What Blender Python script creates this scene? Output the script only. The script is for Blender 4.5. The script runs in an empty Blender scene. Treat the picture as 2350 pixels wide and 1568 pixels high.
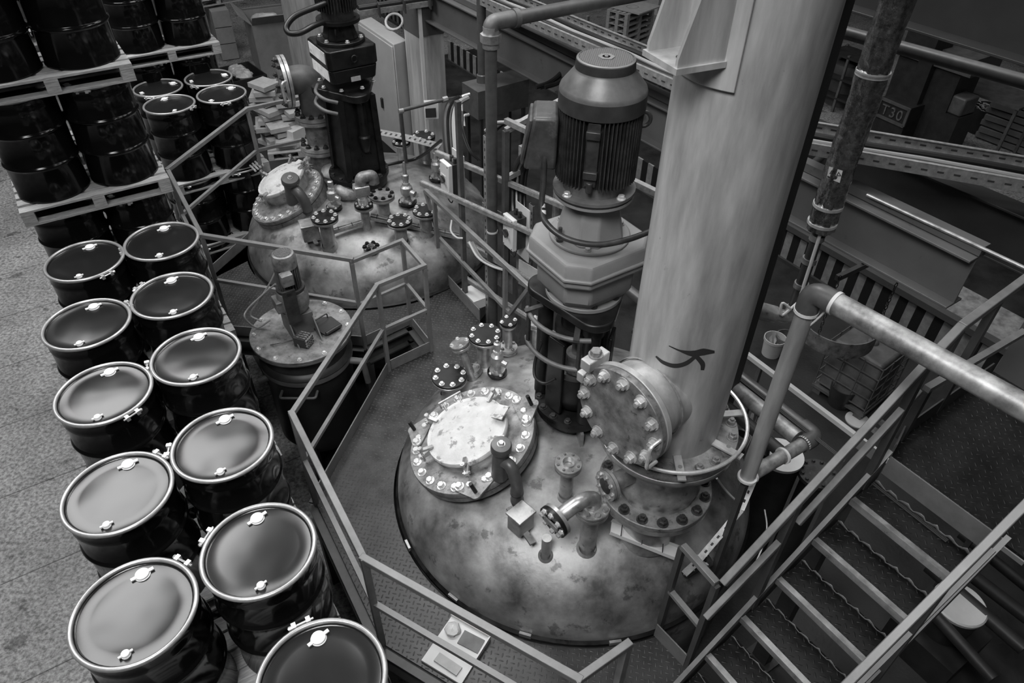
import bpy, bmesh, math, random
from mathutils import Vector, Matrix
random.seed(7)
PI=math.pi
SC=bpy.context.scene; COL=SC.collection

# ------------------------------------------------------------------ camera
IW,IH,FP=2350.0,1568.0,1650.0
PITCH,ROLL=math.radians(40.64),math.radians(.9)
CAM=Vector((0,0,6.34))
_cp,_sp,_cr,_sr=math.cos(PITCH),math.sin(PITCH),math.cos(ROLL),math.sin(ROLL)
_R0=Vector((1,0,0)); FWD=Vector((0,_cp,-_sp)); _U0=Vector((0,_sp,_cp))
CR=_R0*_cr+_U0*_sr; CU=_U0*_cr-_R0*_sr
cd=bpy.data.cameras.new('camera'); cam=bpy.data.objects.new('camera',cd); COL.objects.link(cam)
cd.sensor_width=36; cd.lens=36*FP/IW; cd.clip_start=.05; cd.clip_end=200
m=Matrix.Identity(4)
for i in range(3): m[i][0]=CR[i]; m[i][1]=CU[i]; m[i][2]=-FWD[i]; m[i][3]=CAM[i]
cam.matrix_world=m; SC.camera=cam
# ------------------------------------------------------------------ light
SC.view_settings.view_transform='Standard'; SC.view_settings.look='None'
SC.view_settings.gamma=1; SC.view_settings.use_curve_mapping=False
SC.view_settings.exposure=0.22
w=bpy.data.worlds.new('hall_light'); SC.world=w; w.use_nodes=True
w.node_tree.nodes['Background'].inputs[0].default_value=(1,1,1,1)
w.node_tree.nodes['Background'].inputs[1].default_value=.007
def area(name,loc,sx,sy,power,aim=None,spread=180):
    l=bpy.data.lights.new(name,'AREA'); l.shape='RECTANGLE'; l.size=sx; l.size_y=sy; l.energy=power
    o=bpy.data.objects.new(name,l); o.location=loc; l.spread=math.radians(spread)
    if aim: o.rotation_euler=(Vector(aim)-Vector(loc)).to_track_quat('-Z','Y').to_euler()
    COL.objects.link(o); return o
area('roof_and_fill_light',(-6.8,7.2,10.2),4.2,6.0,700)
area('roof_and_fill_light',(-.6,7.4,10.6),2.6,3.0,165,(0,6.5,0),120)
area('roof_and_fill_light',(-1.6,-.6,9.6),3.2,2.0,105,(.3,4.2,1.5),80)  # added front fill, brightens the upright faces turned to the camera
for _x,_y in ((1.8,3.2),(1.8,6.0),(1.8,8.8),(3.6,4.6),(3.6,7.4)): area('tube_light',(_x,_y,9.2),.16,1.5,26)
area('roof_and_fill_light',(7,13,12),4,4,130)  # added fill panel, ambient light for the right side
area('roof_and_fill_light',(-3,17,12),6,4,260)  # added fill panel, ambient light for the back of the hall

# ------------------------------------------------------------------ picture point -> place
def ray(px,py): return CR*((px-IW/2)/FP)+CU*((IH/2-py)/FP)+FWD
def at(px,py,z):
    d=ray(px,py); return CAM+d*((z-CAM.z)/d.z)
def aw(px,py,w): return CAM+ray(px,py)*w
def prow(P):
    d=P-CAM; return IH/2-FP*d.dot(CU)/d.dot(FWD)
def zrow(x,y,row):
    lo,hi=-3.,12.
    for _ in range(50):
        mm=(lo+hi)/2
        if prow(Vector((x,y,mm)))>row: lo=mm
        else: hi=mm
    return mm
A1=math.radians(123.5); E1=Vector((math.cos(A1),math.sin(A1),0)); E2=Vector((math.cos(A1-PI/2),math.sin(A1-PI/2),0))
UP=Vector((0,0,1))

# ------------------------------------------------------------------ materials (the photograph is black and white)
def nt(name):
    m=bpy.data.materials.new(name); m.use_nodes=True; t=m.node_tree
    return m,t,t.nodes['Principled BSDF']
def N(t,k,**kw):
    n=t.nodes.new(k)
    for a,b in kw.items():
        if a.startswith('i_'): n.inputs[int(a[2:])].default_value=b
        else: setattr(n,a,b)
    return n
def mat(name,v,rough=.5,metal=0.,var=0.,scale=6.,bump=0.,bscale=40.,coat=0.,streak=None,dark=None,rvar=0.,spec=None):
    m,t,b=nt(name)
    b.inputs['Base Color'].default_value=(v,v,v,1); b.inputs['Roughness'].default_value=rough; b.inputs['Metallic'].default_value=metal
    if coat: b.inputs['Coat Weight'].default_value=coat; b.inputs['Coat Roughness'].default_value=.06
    if spec is not None: b.inputs['Specular IOR Level'].default_value=spec
    tc=N(t,'ShaderNodeTexCoord'); src=tc.outputs['Object']
    if streak:
        mp=N(t,'ShaderNodeMapping'); mp.inputs['Scale'].default_value=streak; t.links.new(src,mp.inputs[0]); src=mp.outputs[0]
    if var or rvar:
        n=N(t,'ShaderNodeTexNoise'); n.inputs['Scale'].default_value=scale; n.inputs['Detail'].default_value=8; n.inputs['Roughness'].default_value=.62
        t.links.new(src,n.inputs['Vector'])
        r=N(t,'ShaderNodeMapRange'); r.inputs[1].default_value=.32; r.inputs[2].default_value=.68
        r.inputs[3].default_value=v*(1-var); r.inputs[4].default_value=min(1,v*(1+var)); t.links.new(n.outputs[0],r.inputs[0])
        out=r.outputs[0]
        if dark:
            n2=N(t,'ShaderNodeTexNoise'); n2.inputs['Scale'].default_value=dark[0]; n2.inputs['Detail'].default_value=10; n2.inputs['Roughness'].default_value=.7
            t.links.new(tc.outputs['Object'],n2.inputs['Vector'])
            r2=N(t,'ShaderNodeMapRange'); r2.inputs[1].default_value=dark[1]; r2.inputs[2].default_value=dark[1]+.06
            r2.inputs[3].default_value=1; r2.inputs[4].default_value=dark[2]; t.links.new(n2.outputs[0],r2.inputs[0])
            mu=N(t,'ShaderNodeMath',operation='MULTIPLY'); t.links.new(out,mu.inputs[0]); t.links.new(r2.outputs[0],mu.inputs[1]); out=mu.outputs[0]
        t.links.new(out,b.inputs['Base Color'])
        if rvar:
            r3=N(t,'ShaderNodeMapRange'); r3.inputs[1].default_value=.3; r3.inputs[2].default_value=.7
            r3.inputs[3].default_value=max(.03,rough-rvar); r3.inputs[4].default_value=rough+rvar; t.links.new(n.outputs[0],r3.inputs[0]); t.links.new(r3.outputs[0],b.inputs['Roughness'])
    if bump:
        n=N(t,'ShaderNodeTexNoise'); n.inputs['Scale'].default_value=bscale; n.inputs['Detail'].default_value=4
        t.links.new(tc.outputs['Object'],n.inputs['Vector'])
        bp=N(t,'ShaderNodeBump'); bp.inputs['Strength'].default_value=bump; bp.inputs['Distance'].default_value=.01
        t.links.new(n.outputs[0],bp.inputs['Height']); t.links.new(bp.outputs[0],b.inputs['Normal'])
    return m
M={}
M['drum']=mat('gloss_black_drum_paint',.005,.13,spec=.34)
def lid_mat():
    m=mat('drum_lid_paint',.012,.22); t=m.node_tree; b=t.nodes['Principled BSDF']
    tc=N(t,'ShaderNodeTexCoord'); n=N(t,'ShaderNodeTexNoise'); n.inputs['Scale'].default_value=3.2; n.inputs['Detail'].default_value=1
    info=N(t,'ShaderNodeObjectInfo'); n.noise_dimensions='4D'; mu=N(t,'ShaderNodeMath',operation='MULTIPLY'); mu.inputs[1].default_value=37
    t.links.new(info.outputs['Random'],mu.inputs[0]); t.links.new(mu.outputs[0],n.inputs['W'])
    t.links.new(tc.outputs['Object'],n.inputs['Vector'])
    bp=N(t,'ShaderNodeBump'); bp.inputs['Strength'].default_value=.35; bp.inputs['Distance'].default_value=.05
    t.links.new(n.outputs[0],bp.inputs['Height']); t.links.new(bp.outputs[0],b.inputs['Normal'])
    b.inputs['Specular IOR Level'].default_value=.5
    return m
M['lid']=lid_mat()
M['ring']=mat('drum_ring_steel',.42,.33,.55,var=.15,scale=20)
M['bung']=mat('bung_cap',.9,.35,0,var=.05)
M['galv']=mat('galvanised_steel',.42,.36,.75,var=.3,scale=14,rvar=.1)
M['stain']=mat('stainless_dome',.28,.5,.6,var=.62,scale=2.6,dark=(5.5,.57,.5),rvar=.1,bump=.12,bscale=30)
M['stain2']=mat('stainless_fitting',.42,.38,.7,var=.35,scale=9,dark=(14,.6,.55),rvar=.1)
M['column']=mat('brushed_column_steel',.42,.5,.45,var=.34,scale=2.2,streak=(3,3,.5),dark=(9,.66,.55),rvar=.08)
M['bright']=mat('polished_bolt',.75,.28,.6,var=.15,scale=30)
M['white_lid']=mat('dusty_white_lid',.52,.6,0,var=.14,scale=8,dark=(11,.56,.45),bump=.3,bscale=60)
M['plate']=mat('pitted_grey_plate',.22,.5,.45,var=.5,scale=10,dark=(16,.58,.5),bump=.2,bscale=60)
M['gearbox']=mat('grey_gearbox_paint',.2,.48,0,var=.1,scale=5,bump=.08,bscale=120)
M['motor']=mat('dark_motor_paint',.035,.42,.2,var=.5,scale=12,dark=(20,.6,1.8))
M['cowl']=mat('scuffed_fan_cowl',.115,.42,.2,var=.35,scale=5,bump=.05)
M['band']=mat('dark_cowl_band',.028,.5,.1,var=.3,scale=9)
M['grille']=mat('fan_grille_metal',.2,.5,.3)
M['black']=mat('black_cast_iron',.014,.36,.3,var=.5,scale=9,rvar=.12)
M['rubber']=mat('black_rubber',.012,.38)
M['rail']=mat('grey_rail_paint',.19,.42,.2,var=.18,scale=9,rvar=.06)
M['railD']=mat('dark_rail_paint',.07,.45,.2,var=.18,scale=9)
M['beam']=mat('grey_beam_paint',.1,.5,.1,var=.15,scale=2,dark=(5,.62,.6))
M['beamD']=mat('dark_beam_paint',.03,.55,.1,var=.2,scale=3)
M['tray']=mat('zinc_cable_tray',.4,.42,.6,var=.3,scale=20)
M['pipe']=mat('grey_pipe_paint',.09,.4,.2,var=.2,scale=12)
M['white']=mat('white_enclosure',.62,.5,0,var=.08,scale=4)
M['cab']=mat('pale_cabinet_paint',.42,.5,0,var=.08,scale=3,dark=(6,.66,.7))
M['conc']=mat('pale_concrete',.4,.8,0,var=.3,scale=2.5,streak=(4,4,.5),bump=.2)
M['card']=mat('cardboard',.24,.8,0,var=.12,scale=5)
M['cardl']=mat('pale_card',.42,.8,0,var=.12,scale=8)
M['wood']=mat('pallet_wood',.38,.75,0,var=.35,scale=14,streak=(1,8,8))
M['pole']=mat('glossy_pole',.14,.35,.3,var=.25,scale=14)
M['foil']=mat('crumpled_foil',.3,.18,.9,var=.5,scale=30,bump=1.0,bscale=26)
M['insul']=mat('worn_metal_cladding',.33,.48,.55,var=.6,scale=9,streak=(1,1,1))
M['cable']=mat('grey_cable',.28,.5)
M['cablew']=mat('white_cable',.6,.5)
M['tile']=mat('slat_pale',.3,.7,0,var=.3,scale=8)
M['tileD']=mat('slat_dark',.012,.7)
M['paint']=mat('black_brush_paint',.02,.6)
M['film']=mat('white_plastic',.7,.45,0,var=.08)
M['tin']=mat('grey_tote_plastic',.14,.4,0,var=.3,scale=6)
M['bag']=mat('crumpled_plastic',.45,.35,0,var=.3,bump=.8,bscale=14)
M['gdark']=mat('dark_machine_paint',.03,.45,.1,var=.3)
M['mid']=mat('grey_machine_paint',.11,.5,.1,var=.3)
M['ink']=mat('printed_ink',.03,.7)

def floor_mat():
    m,t,b=nt('concrete_floor'); b.inputs['Roughness'].default_value=.62
    tc=N(t,'ShaderNodeTexCoord')
    def noise(s,d,mp=None):
        n=N(t,'ShaderNodeTexNoise'); n.inputs['Scale'].default_value=s; n.inputs['Detail'].default_value=d; n.inputs['Roughness'].default_value=.65
        t.links.new((mp or tc).outputs['Object'] if mp is None else mp.outputs[0],n.inputs['Vector']); return n
    n1=noise(.7,8); n2=noise(26,6); n3=noise(3.3,10)
    rot=N(t,'ShaderNodeMapping'); rot.inputs['Rotation'].default_value=(0,0,-A1); t.links.new(tc.outputs['Object'],rot.inputs[0])
    sep=N(t,'ShaderNodeSeparateXYZ'); t.links.new(rot.outputs[0],sep.inputs[0])
    def mul(a,b_,op='MULTIPLY'):
        q=N(t,'ShaderNodeMath',operation=op)
        for i,v in enumerate((a,b_)):
            if isinstance(v,(int,float)): q.inputs[i].default_value=v
            else: t.links.new(v,q.inputs[i])
        return q.outputs[0]
    def rng(x,a,b_,c,d):
        r=N(t,'ShaderNodeMapRange'); t.links.new(x,r.inputs[0])
        for i,v in enumerate((a,b_,c,d)): r.inputs[i+1].default_value=v
        return r.outputs[0]
    base=rng(n1.outputs[0],.3,.7,.14,.34)
    base=mul(base,rng(n2.outputs[0],.38,.62,.5,1.5)); base=mul(base,rng(n3.outputs[0],.58,.64,1,.45))
    u=mul(sep.outputs[0],1/1.15); fr=N(t,'ShaderNodeMath',operation='FRACT'); t.links.new(u,fr.inputs[0])
    j=mul(fr.outputs[0],.012,'LESS_THAN'); base=mul(base,rng(j,0,1,1,.35))
    t.links.new(base,b.inputs['Base Color'])
    bp=N(t,'ShaderNodeBump'); bp.inputs['Strength'].default_value=.4; bp.inputs['Distance'].default_value=.01; t.links.new(n2.outputs[0],bp.inputs['Height']); t.links.new(bp.outputs[0],b.inputs['Normal'])
    return m
M['floor']=floor_mat()
M['pit']=mat('shade_dark_floor',.024,.5,0,var=.5,scale=1.6,rvar=.15,bump=.2,bscale=30)  # darkened floor copy: shade under the plant put into the colour
def checker_mat(name,v,rough=.4,s=.042):
    m,t,b=nt(name); tc=N(t,'ShaderNodeTexCoord')
    mp=N(t,'ShaderNodeMapping'); mp.inputs['Rotation'].default_value=(0,0,-A1+PI/4); mp.inputs['Scale'].default_value=(1/s,1/s,1/s); t.links.new(tc.outputs['Object'],mp.inputs[0])
    sep=N(t,'ShaderNodeSeparateXYZ'); t.links.new(mp.outputs[0],sep.inputs[0])
    def f(op,*a):
        q=N(t,'ShaderNodeMath',operation=op)
        for i,x in enumerate(a):
            if isinstance(x,(int,float)): q.inputs[i].default_value=x
            else: t.links.new(x,q.inputs[i])
        return q.outputs[0]
    X,Y=sep.outputs[0],sep.outputs[1]
    par=f('PINGPONG',f('ADD',f('FLOOR',X),f('FLOOR',Y)),1)
    a=f('SUBTRACT',f('FRACT',X),.5); c=f('SUBTRACT',f('FRACT',Y),.5)
    ipar=f('SUBTRACT',1,par)
    u=f('ADD',f('MULTIPLY',a,par),f('MULTIPLY',c,ipar)); v_=f('ADD',f('MULTIPLY',c,par),f('MULTIPLY',a,ipar))
    e=f('ADD',f('POWER',f('DIVIDE',u,.44),2),f('POWER',f('DIVIDE',v_,.12),2))
    h=f('MAXIMUM',f('SUBTRACT',1,e),0)
    n=N(t,'ShaderNodeTexNoise'); n.inputs['Scale'].default_value=4; n.inputs['Detail'].default_value=9; n.inputs['Roughness'].default_value=.7; t.links.new(tc.outputs['Object'],n.inputs['Vector'])
    r=N(t,'ShaderNodeMapRange'); t.links.new(n.outputs[0],r.inputs[0])
    for i,x in enumerate((.3,.72,v*.6,v*1.7)): r.inputs[i+1].default_value=x
    tone_glint=f('ADD',r.outputs[0],f('MULTIPLY',f('MINIMUM',h,.5),v*3.2))  # raised lozenges get a paler base colour, painting in their glints
    t.links.new(tone_glint,b.inputs['Base Color']); b.inputs['Metallic'].default_value=.35
    r2=N(t,'ShaderNodeMapRange'); t.links.new(n.outputs[0],r2.inputs[0])
    for i,x in enumerate((.3,.7,rough-.08,rough+.12)): r2.inputs[i+1].default_value=x
    t.links.new(r2.outputs[0],b.inputs['Roughness'])
    bp=N(t,'ShaderNodeBump'); bp.inputs['Strength'].default_value=.8; bp.inputs['Distance'].default_value=.006; t.links.new(h,bp.inputs['Height']); t.links.new(bp.outputs[0],b.inputs['Normal'])
    return m
M['check']=checker_mat('checker_plate_deck',.037)
M['tread']=checker_mat('checker_plate_tread',.013,.42,.045)

# ------------------------------------------------------------------ mesh building
def frame(o,zd,xh=None):
    z=Vector(zd).normalized(); xh=Vector(xh) if xh is not None else (Vector((0,0,1)) if abs(z.z)<.9 else Vector((1,0,0)))
    x=(xh-z*xh.dot(z)).normalized(); y=z.cross(x)
    m=Matrix.Identity(4)
    for i in range(3): m[i][0]=x[i]; m[i][1]=y[i]; m[i][2]=z[i]; m[i][3]=o[i]
    return m
T=Matrix.Translation
def RZ(a): return Matrix.Rotation(a,4,'Z')
class MB:
    def __init__(s): s.v=[]; s.f=[]
    def add(s,vs,fs,M=None):
        k=len(s.v)
        s.v+= [(M@Vector(v)) if M is not None else Vector(v) for v in vs]
        s.f+= [tuple(i+k for i in f) for f in fs]; return s
    def box(s,c,size,M=None,rz=0):
        x,y,z=[q/2 for q in size]
        vs=[(a,b,d) for a in(-x,x) for b in(-y,y) for d in(-z,z)]
        mm=T(Vector(c))@RZ(rz)
        if M is not None: mm=M@mm
        return s.add(vs,[(0,1,3,2),(4,6,7,5),(0,4,5,1),(2,3,7,6),(0,2,6,4),(1,5,7,3)],mm)
    def bar(s,p0,p1,w,h,up=UP):
        p0,p1=Vector(p0),Vector(p1); d=p1-p0; L=d.length; d.normalize()
        if abs(d.dot(Vector(up)))>.97: up=E1
        M_=frame((p0+p1)/2,d,up)
        return s.box((0,0,0),(h,w,L),M_)
    def lathe(s,prof,M=None,seg=48,ph=0):
        vs=[];fs=[];n=len(prof)
        for i in range(seg):
            a=ph+2*PI*i/seg; c,d=math.cos(a),math.sin(a)
            for r,z in prof: vs.append((r*c,r*d,z))
        for i in range(seg):
            j=(i+1)%seg
            for k in range(n-1):
                if prof[k][0]<1e-6 and prof[k+1][0]<1e-6: continue
                fs.append((i*n+k,j*n+k,j*n+k+1,i*n+k+1))
        return s.add(vs,fs,M)
    def disc(s,r,z0,z1,M=None,seg=48,rin=0,b=0):
        p=[(rin,z0),(r-b,z0)]+([(r,z0+b),(r,z1-b)] if b else [(r,z0)]*0+[(r,z0),(r,z1)][(0 if b else 1):])+[(r-b,z1),(rin,z1)]
        if not b: p=[(rin,z0),(r,z0),(r,z1),(rin,z1)]
        if rin>0: p.append((rin,z0))
        return s.lathe(p,M,seg)
    def cyl(s,p0,p1,r0,r1=None,seg=20):
        p0,p1=Vector(p0),Vector(p1); r1=r0 if r1 is None else r1; d=p1-p0
        return s.lathe([(0,0),(r0,0),(r1,d.length),(0,d.length)],frame(p0,d),seg)
    def tube(s,pts,r,seg=10,closed=False,caps=True):
        pts=[Vector(p) for p in pts]; n=len(pts)
        vs=[];fs=[]; prev=None
        for i,p in enumerate(pts):
            if closed: t=(pts[(i+1)%n]-pts[i-1])
            else: t=(pts[min(i+1,n-1)]-pts[max(i-1,0)])
            t.normalize()
            if prev is None:
                x=t.orthogonal().normalized()
            else:
                x=(prev-t*prev.dot(t)); x=x.normalized() if x.length>1e-6 else t.orthogonal().normalized()
            prev=x; y=t.cross(x); rr=r[i] if isinstance(r,(list,tuple)) else r
            for k in range(seg):
                a=2*PI*k/seg; vs.append(p+x*(rr*math.cos(a))+y*(rr*math.sin(a)))
        m=n if closed else n-1
        for i in range(m):
            for k in range(seg):
                a=i*seg+k; b=i*seg+(k+1)%seg; j=((i+1)%n)*seg
                fs.append((a,b,j+(k+1)%seg,j+k))
        if caps and not closed:
            fs.append(tuple(range(seg-1,-1,-1))); fs.append(tuple((n-1)*seg+k for k in range(seg)))
        return s.add(vs,fs)
    def prism(s,poly,z0,z1,M=None):
        n=len(poly); vs=[(p[0],p[1],z0) for p in poly]+[(p[0],p[1],z1) for p in poly]
        fs=[tuple(range(n-1,-1,-1)),tuple(range(n,2*n))]+[(i,(i+1)%n,n+(i+1)%n,n+i) for i in range(n)]
        return s.add(vs,fs,M)
    def quad(s,*p): return s.add(p,[tuple(range(len(p)))])
ORG={}
def build(mb,name,material,parent=None,loc=None,label=None,cat=None,group=None,kind=None,smooth=36,bev=0,bseg=2):
    if parent is not None: loc=ORG[parent.name]
    elif loc is None: loc=Vector((0,0,0))
    loc=Vector(loc)
    me=bpy.data.meshes.new(name); me.from_pydata([tuple(v-loc) for v in mb.v],[],mb.f); me.validate()
    bm=bmesh.new(); bm.from_mesh(me); bmesh.ops.remove_doubles(bm,verts=bm.verts,dist=1e-5); bmesh.ops.recalc_face_normals(bm,faces=bm.faces); bm.to_mesh(me); bm.free()
    for p in me.polygons: p.use_smooth=True
    me.set_sharp_from_angle(angle=math.radians(smooth))
    me.materials.append(M[material] if isinstance(material,str) else material)
    o=bpy.data.objects.new(name,me); COL.objects.link(o)
    if parent is not None: o.parent=parent
    else: o.location=loc
    ORG[o.name]=loc; tag(o,label,cat,group,kind)
    if bev:
        b=o.modifiers.new('bevel','BEVEL'); b.width=bev; b.segments=bseg; b.limit_method='ANGLE'; b.angle_limit=math.radians(40); b.harden_normals=False
    return o
def tag(o,label=None,cat=None,group=None,kind=None):
    if label: o['label']=label
    if cat: o['category']=cat
    if group: o['group']=group
    if kind: o['kind']=kind
    return o
def thing(name,label,cat,loc,group=None):
    o=bpy.data.objects.new(name,None); COL.objects.link(o); o.empty_display_size=.1
    o.location=loc; ORG[o.name]=Vector(loc); return tag(o,label,cat,group)
def copy_tree(o,parent=None,loc=None,rz=None):
    c=o.copy(); COL.objects.link(c)
    if parent is not None: c.parent=parent
    if loc is not None: c.location=loc
    if rz is not None: c.rotation_euler=(0,0,rz)
    ORG[c.name]=Vector(loc) if loc is not None else (ORG.get(parent.name,Vector()) if parent else Vector())
    for ch in list(o.children): copy_tree(ch,c)
    return c
# shared bolt meshes
_BM={}
def bolt_mesh(s,material,nut=False):
    k=(round(s,4),material,nut)
    if k in _BM: return _BM[k]
    mb=MB()
    mb.lathe([(0,0),(s*.72,0),(s*.72,s*.12),(0,s*.12)],seg=14)
    mb.lathe([(0,s*.1),(s*.55,s*.1),(s*.55,s*.58),(s*.46,s*.66),(0,s*.66)],seg=6)
    if nut: mb.lathe([(0,s*.6),(s*.28,s*.6),(s*.28,s*.95),(0,s*.95)],seg=10)
    me=bpy.data.meshes.new('bolt'); me.from_pydata([tuple(v) for v in mb.v],[],mb.f); me.validate()
    for p in me.polygons: p.use_smooth=False
    me.materials.append(M[material]); _BM[k]=me; return me
def bolt_at(parent,Mx,s,material,nut=False,name='bolt'):
    o=bpy.data.objects.new(name,bolt_mesh(s,material,nut)); COL.objects.link(o); o.parent=parent
    o.matrix_local=T(-ORG[parent.name])@Mx; return o
def bolts(parent,Mx,R,n,s,material,z=0,ph=0,nut=False,skip=()):
    for i in range(n):
        if i in skip: continue
        a=ph+2*PI*i/n
        bolt_at(parent,Mx@RZ(a)@T(Vector((R,0,z)))@RZ(i*1.3),s,material,nut)
def fillet(pts,r,k=6):
    pts=[Vector(p) for p in pts]; out=[pts[0]]
    for i in range(1,len(pts)-1):
        a,b,c=pts[i-1],pts[i],pts[i+1]; d1=(a-b); d2=(c-b); rr=min(r,d1.length*.48,d2.length*.48)
        p=b+d1.normalized()*rr; q=b+d2.normalized()*rr
        for j in range(k+1):
            t=j/k; out.append(p*(1-t)**2+b*2*t*(1-t)+q*t*t)
    out.append(pts[-1]); return out
def smoothpath(pts,k=6):
    pts=[Vector(p) for p in pts]; out=[]
    P=[pts[0]*2-pts[1]]+pts+[pts[-1]*2-pts[-2]]
    for i in range(1,len(P)-2):
        a,b,c,d=P[i-1:i+3]
        for j in range(k):
            t=j/k; out.append(.5*((2*b)+(c-a)*t+(2*a-5*b+4*c-d)*t*t+(3*b-a-3*c+d)*t**3))
    out.append(pts[-1]); return out
#@@SETTING
# ================================================================== SETTING
mb=MB(); mb.quad((-22,-6,0),(22,-6,0),(22,34,0),(-22,34,0)); build(mb,'floor','floor',kind='structure')
mb=MB(); _c=Vector((-1.3,3.2,.004)); _q=[_c+E2*.35-E1*4,_c+E2*12-E1*4,_c+E2*12+E1*13,_c+E2*.35+E1*13]; mb.quad(*_q); build(mb,'floor_shade_patch','pit',kind='structure')  # dark sheet over the floor, standing in for the plant's shade
ZP=1.22; RT=ZP+1.1; RK=ZP+.56
TC1=Vector((.55,4.11,0)); TR1=1.56; TC2=Vector((-1.84,8.09,0)); TR2=1.60
Z0,HD=1.23,.78; PW=2.35
V=[at(x,y,RT) for x,y in ((835,1283),(670,950),(866,655),(974,611),(923,553),(806,596),(462,540),(385,390),(567,250))]
VZ={5:2.34,6:2.5,7:2.7,8:2.78}
_px=((835,1283),(670,950),(866,655),(974,611),(923,553),(806,596),(462,540),(385,390),(567,250))
for k,z in VZ.items(): V[k]=at(*_px[k],z)
VT=[v.z for v in V]
for v in V: v.z=ZP
tA=at(985,674,ZP); t1=at(1011,637,ZP); t2=at(1101,737,ZP)
V9=at(850,190,2.8); V9.z=ZP
VF1=at(1327,1560,RT); VF1.z=ZP; VF2=at(1440,1480,RT); VF2.z=ZP
def circ(c,r,a0,a1,n=40): return [Vector((c.x+r*math.cos(a0+(a1-a0)*i/n),c.y+r*math.sin(a0+(a1-a0)*i/n),ZP)) for i in range(n+1)]
def ang(c,p): return math.atan2(p.y-c.y,p.x-c.x)
g1=at(1501,1458,ZP); g2=at(1568,1529,ZP)
arc2=circ(TC2,TR2+.02,math.radians(125),ang(TC2,tA)+2*PI)
aT=ang(TC1,t2+(t2-t1)*.15)
arc1=circ(TC1,TR1+.02,aT,ang(TC1,g1)+2*PI if ang(TC1,g1)<0 else ang(TC1,g1))
gd=(g2-g1).normalized()
poly=list(V)+[V9]+arc2+[t1,t2]+arc1+[g1,g1+gd*1.6,g1+gd*1.6-E2*1.3,]
# front edge runs from the first corner towards the end of the guard rail and on
fdir=(VF1-V[0]).normalized()
poly+= [VF1+fdir*1.2, VF1]
mb=MB(); mb.prism([(p.x,p.y) for p in poly],ZP-.02,ZP); build(mb,'platform_deck','check',kind='structure')
# edge channels under the deck
chain=[VF1+fdir*1.2,VF1]+V
for a,b in zip(chain[:-1],chain[1:]):
    n=Vector(((b-a).y,-(b-a).x,0)).normalized()
    mb=MB(); off=n*-.0
    mb.bar(a+Vector((0,0,-.12)),b+Vector((0,0,-.12)),.02,.2); mb.bar(a+Vector((0,0,-.03))-n*.03,b+Vector((0,0,-.03))-n*.03,.08,.018); mb.bar(a+Vector((0,0,-.21))-n*.03,b+Vector((0,0,-.21))-n*.03,.08,.018)
    build(mb,'platform_edge_beam','railD',kind='structure')
for k,(a) in enumerate((V[0],V[1],V[2],V[3],V[4],V[5],V[6],V[7])):
    mb=MB(); mb.box((a.x,a.y,ZP/2-.1),(.1,.1,ZP-.2),rz=A1); build(mb,'platform_leg','railD',kind='structure')

# toe boards
def toe(a,b,label,h=.13,mat_='rail'):
    mb=MB(); mb.bar(Vector(a)+UP*(h/2+.003),Vector(b)+UP*(h/2+.003),.01,h); build(mb,'toe_board',mat_,loc=a,label=label,cat='toe board')
toe(V[2],V[3],'grey toe board below the short rail at the near end of the opening between platforms')
toe(V[4],V[3],'grey toe board along the right end of the opening between platforms')
toe(V[5],V[4],'grey toe board at the far right side of the opening, below the rear rail')
toe(V[1],V[2],'long grey toe board between the small mixing vessel and the checker plate deck')
toe(V[6],V[5],'grey toe board of the far platform behind the small mixing vessel')
toe(V[7],V[6],'grey toe board beside the black drums at the left edge of the far platform',mat_='railD')
toe(V[8],V[7],'grey toe board at the far left edge of the farther platform, before the distant drums')
toe(t1,t2,'grey toe board on the walkway in front of the cable frame',.16)
toe(tA,t1,'short grey toe board touching the dome of the far reactor',.16)
toe(g1,g2,'short grey toe board standing near the foot of the stairs',.16)

# ------------------------------------------------------------------ guard rails
def rail(label,pts,posts,knee=True,w=.042,z=ZP,mat_='rail',zs=None):
    zs=zs or [RT]*len(pts)
    t=thing('guard_rail',label,'guard rail',pts[0])
    mb=MB()
    for kk,(a,b,za,zb) in enumerate(zip(pts[:-1],pts[1:],zs[:-1],zs[1:])):
        d=(b-a).normalized()*w*.5; e_=.0012*(kk%2)
        mb.bar(Vector((a.x,a.y,za+e_))-d,Vector((b.x,b.y,zb+e_))+d,w,w)
    build(mb,'top_rail',mat_,t,bev=.004)
    if knee:
        for a,b,za,zb in zip(pts[:-1],pts[1:],zs[:-1],zs[1:]):
            mb=MB(); mb.bar(Vector((a.x,a.y,za-.54)),Vector((b.x,b.y,zb-.54)),w*.8,w*.8); build(mb,'knee_rail',mat_,t)
    for p in posts:
        zt=zs[[(q-p).length<1e-4 for q in pts].index(True)]
        mb=MB(); mb.bar(Vector((p.x,p.y,z-.05)),Vector((p.x,p.y,zt-.022)),w*.96,w*.96,up=E1); build(mb,'post',mat_,t,bev=.003)
    return t
rail('long grey guard rail beside the drums and along the near edge of the platform',[V[1],V[0],VF1,VF2],[V[1],V[0],VF2],w=.048)
rail('grey guard rail running from the drum side back to the opening past the mixing vessel',[V[1],V[2],V[3]],[V[2],V[3]])
rail('grey guard rail closing the far right side of the opening between platforms',[V[3],V[4],V[5]],[V[4],V[5]],w=.04)
rail('grey guard rail in front of the far reactor, behind the mixing vessel motor',[V[5],V[6]],[V[6]],w=.044,zs=VT[5:7])
rail('grey guard rail of the far platform beside the stacked black drums',[V[6],V[7],V[8],V9],[V[7],V[8]],w=.044,zs=VT[6:9]+[2.8])
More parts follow.
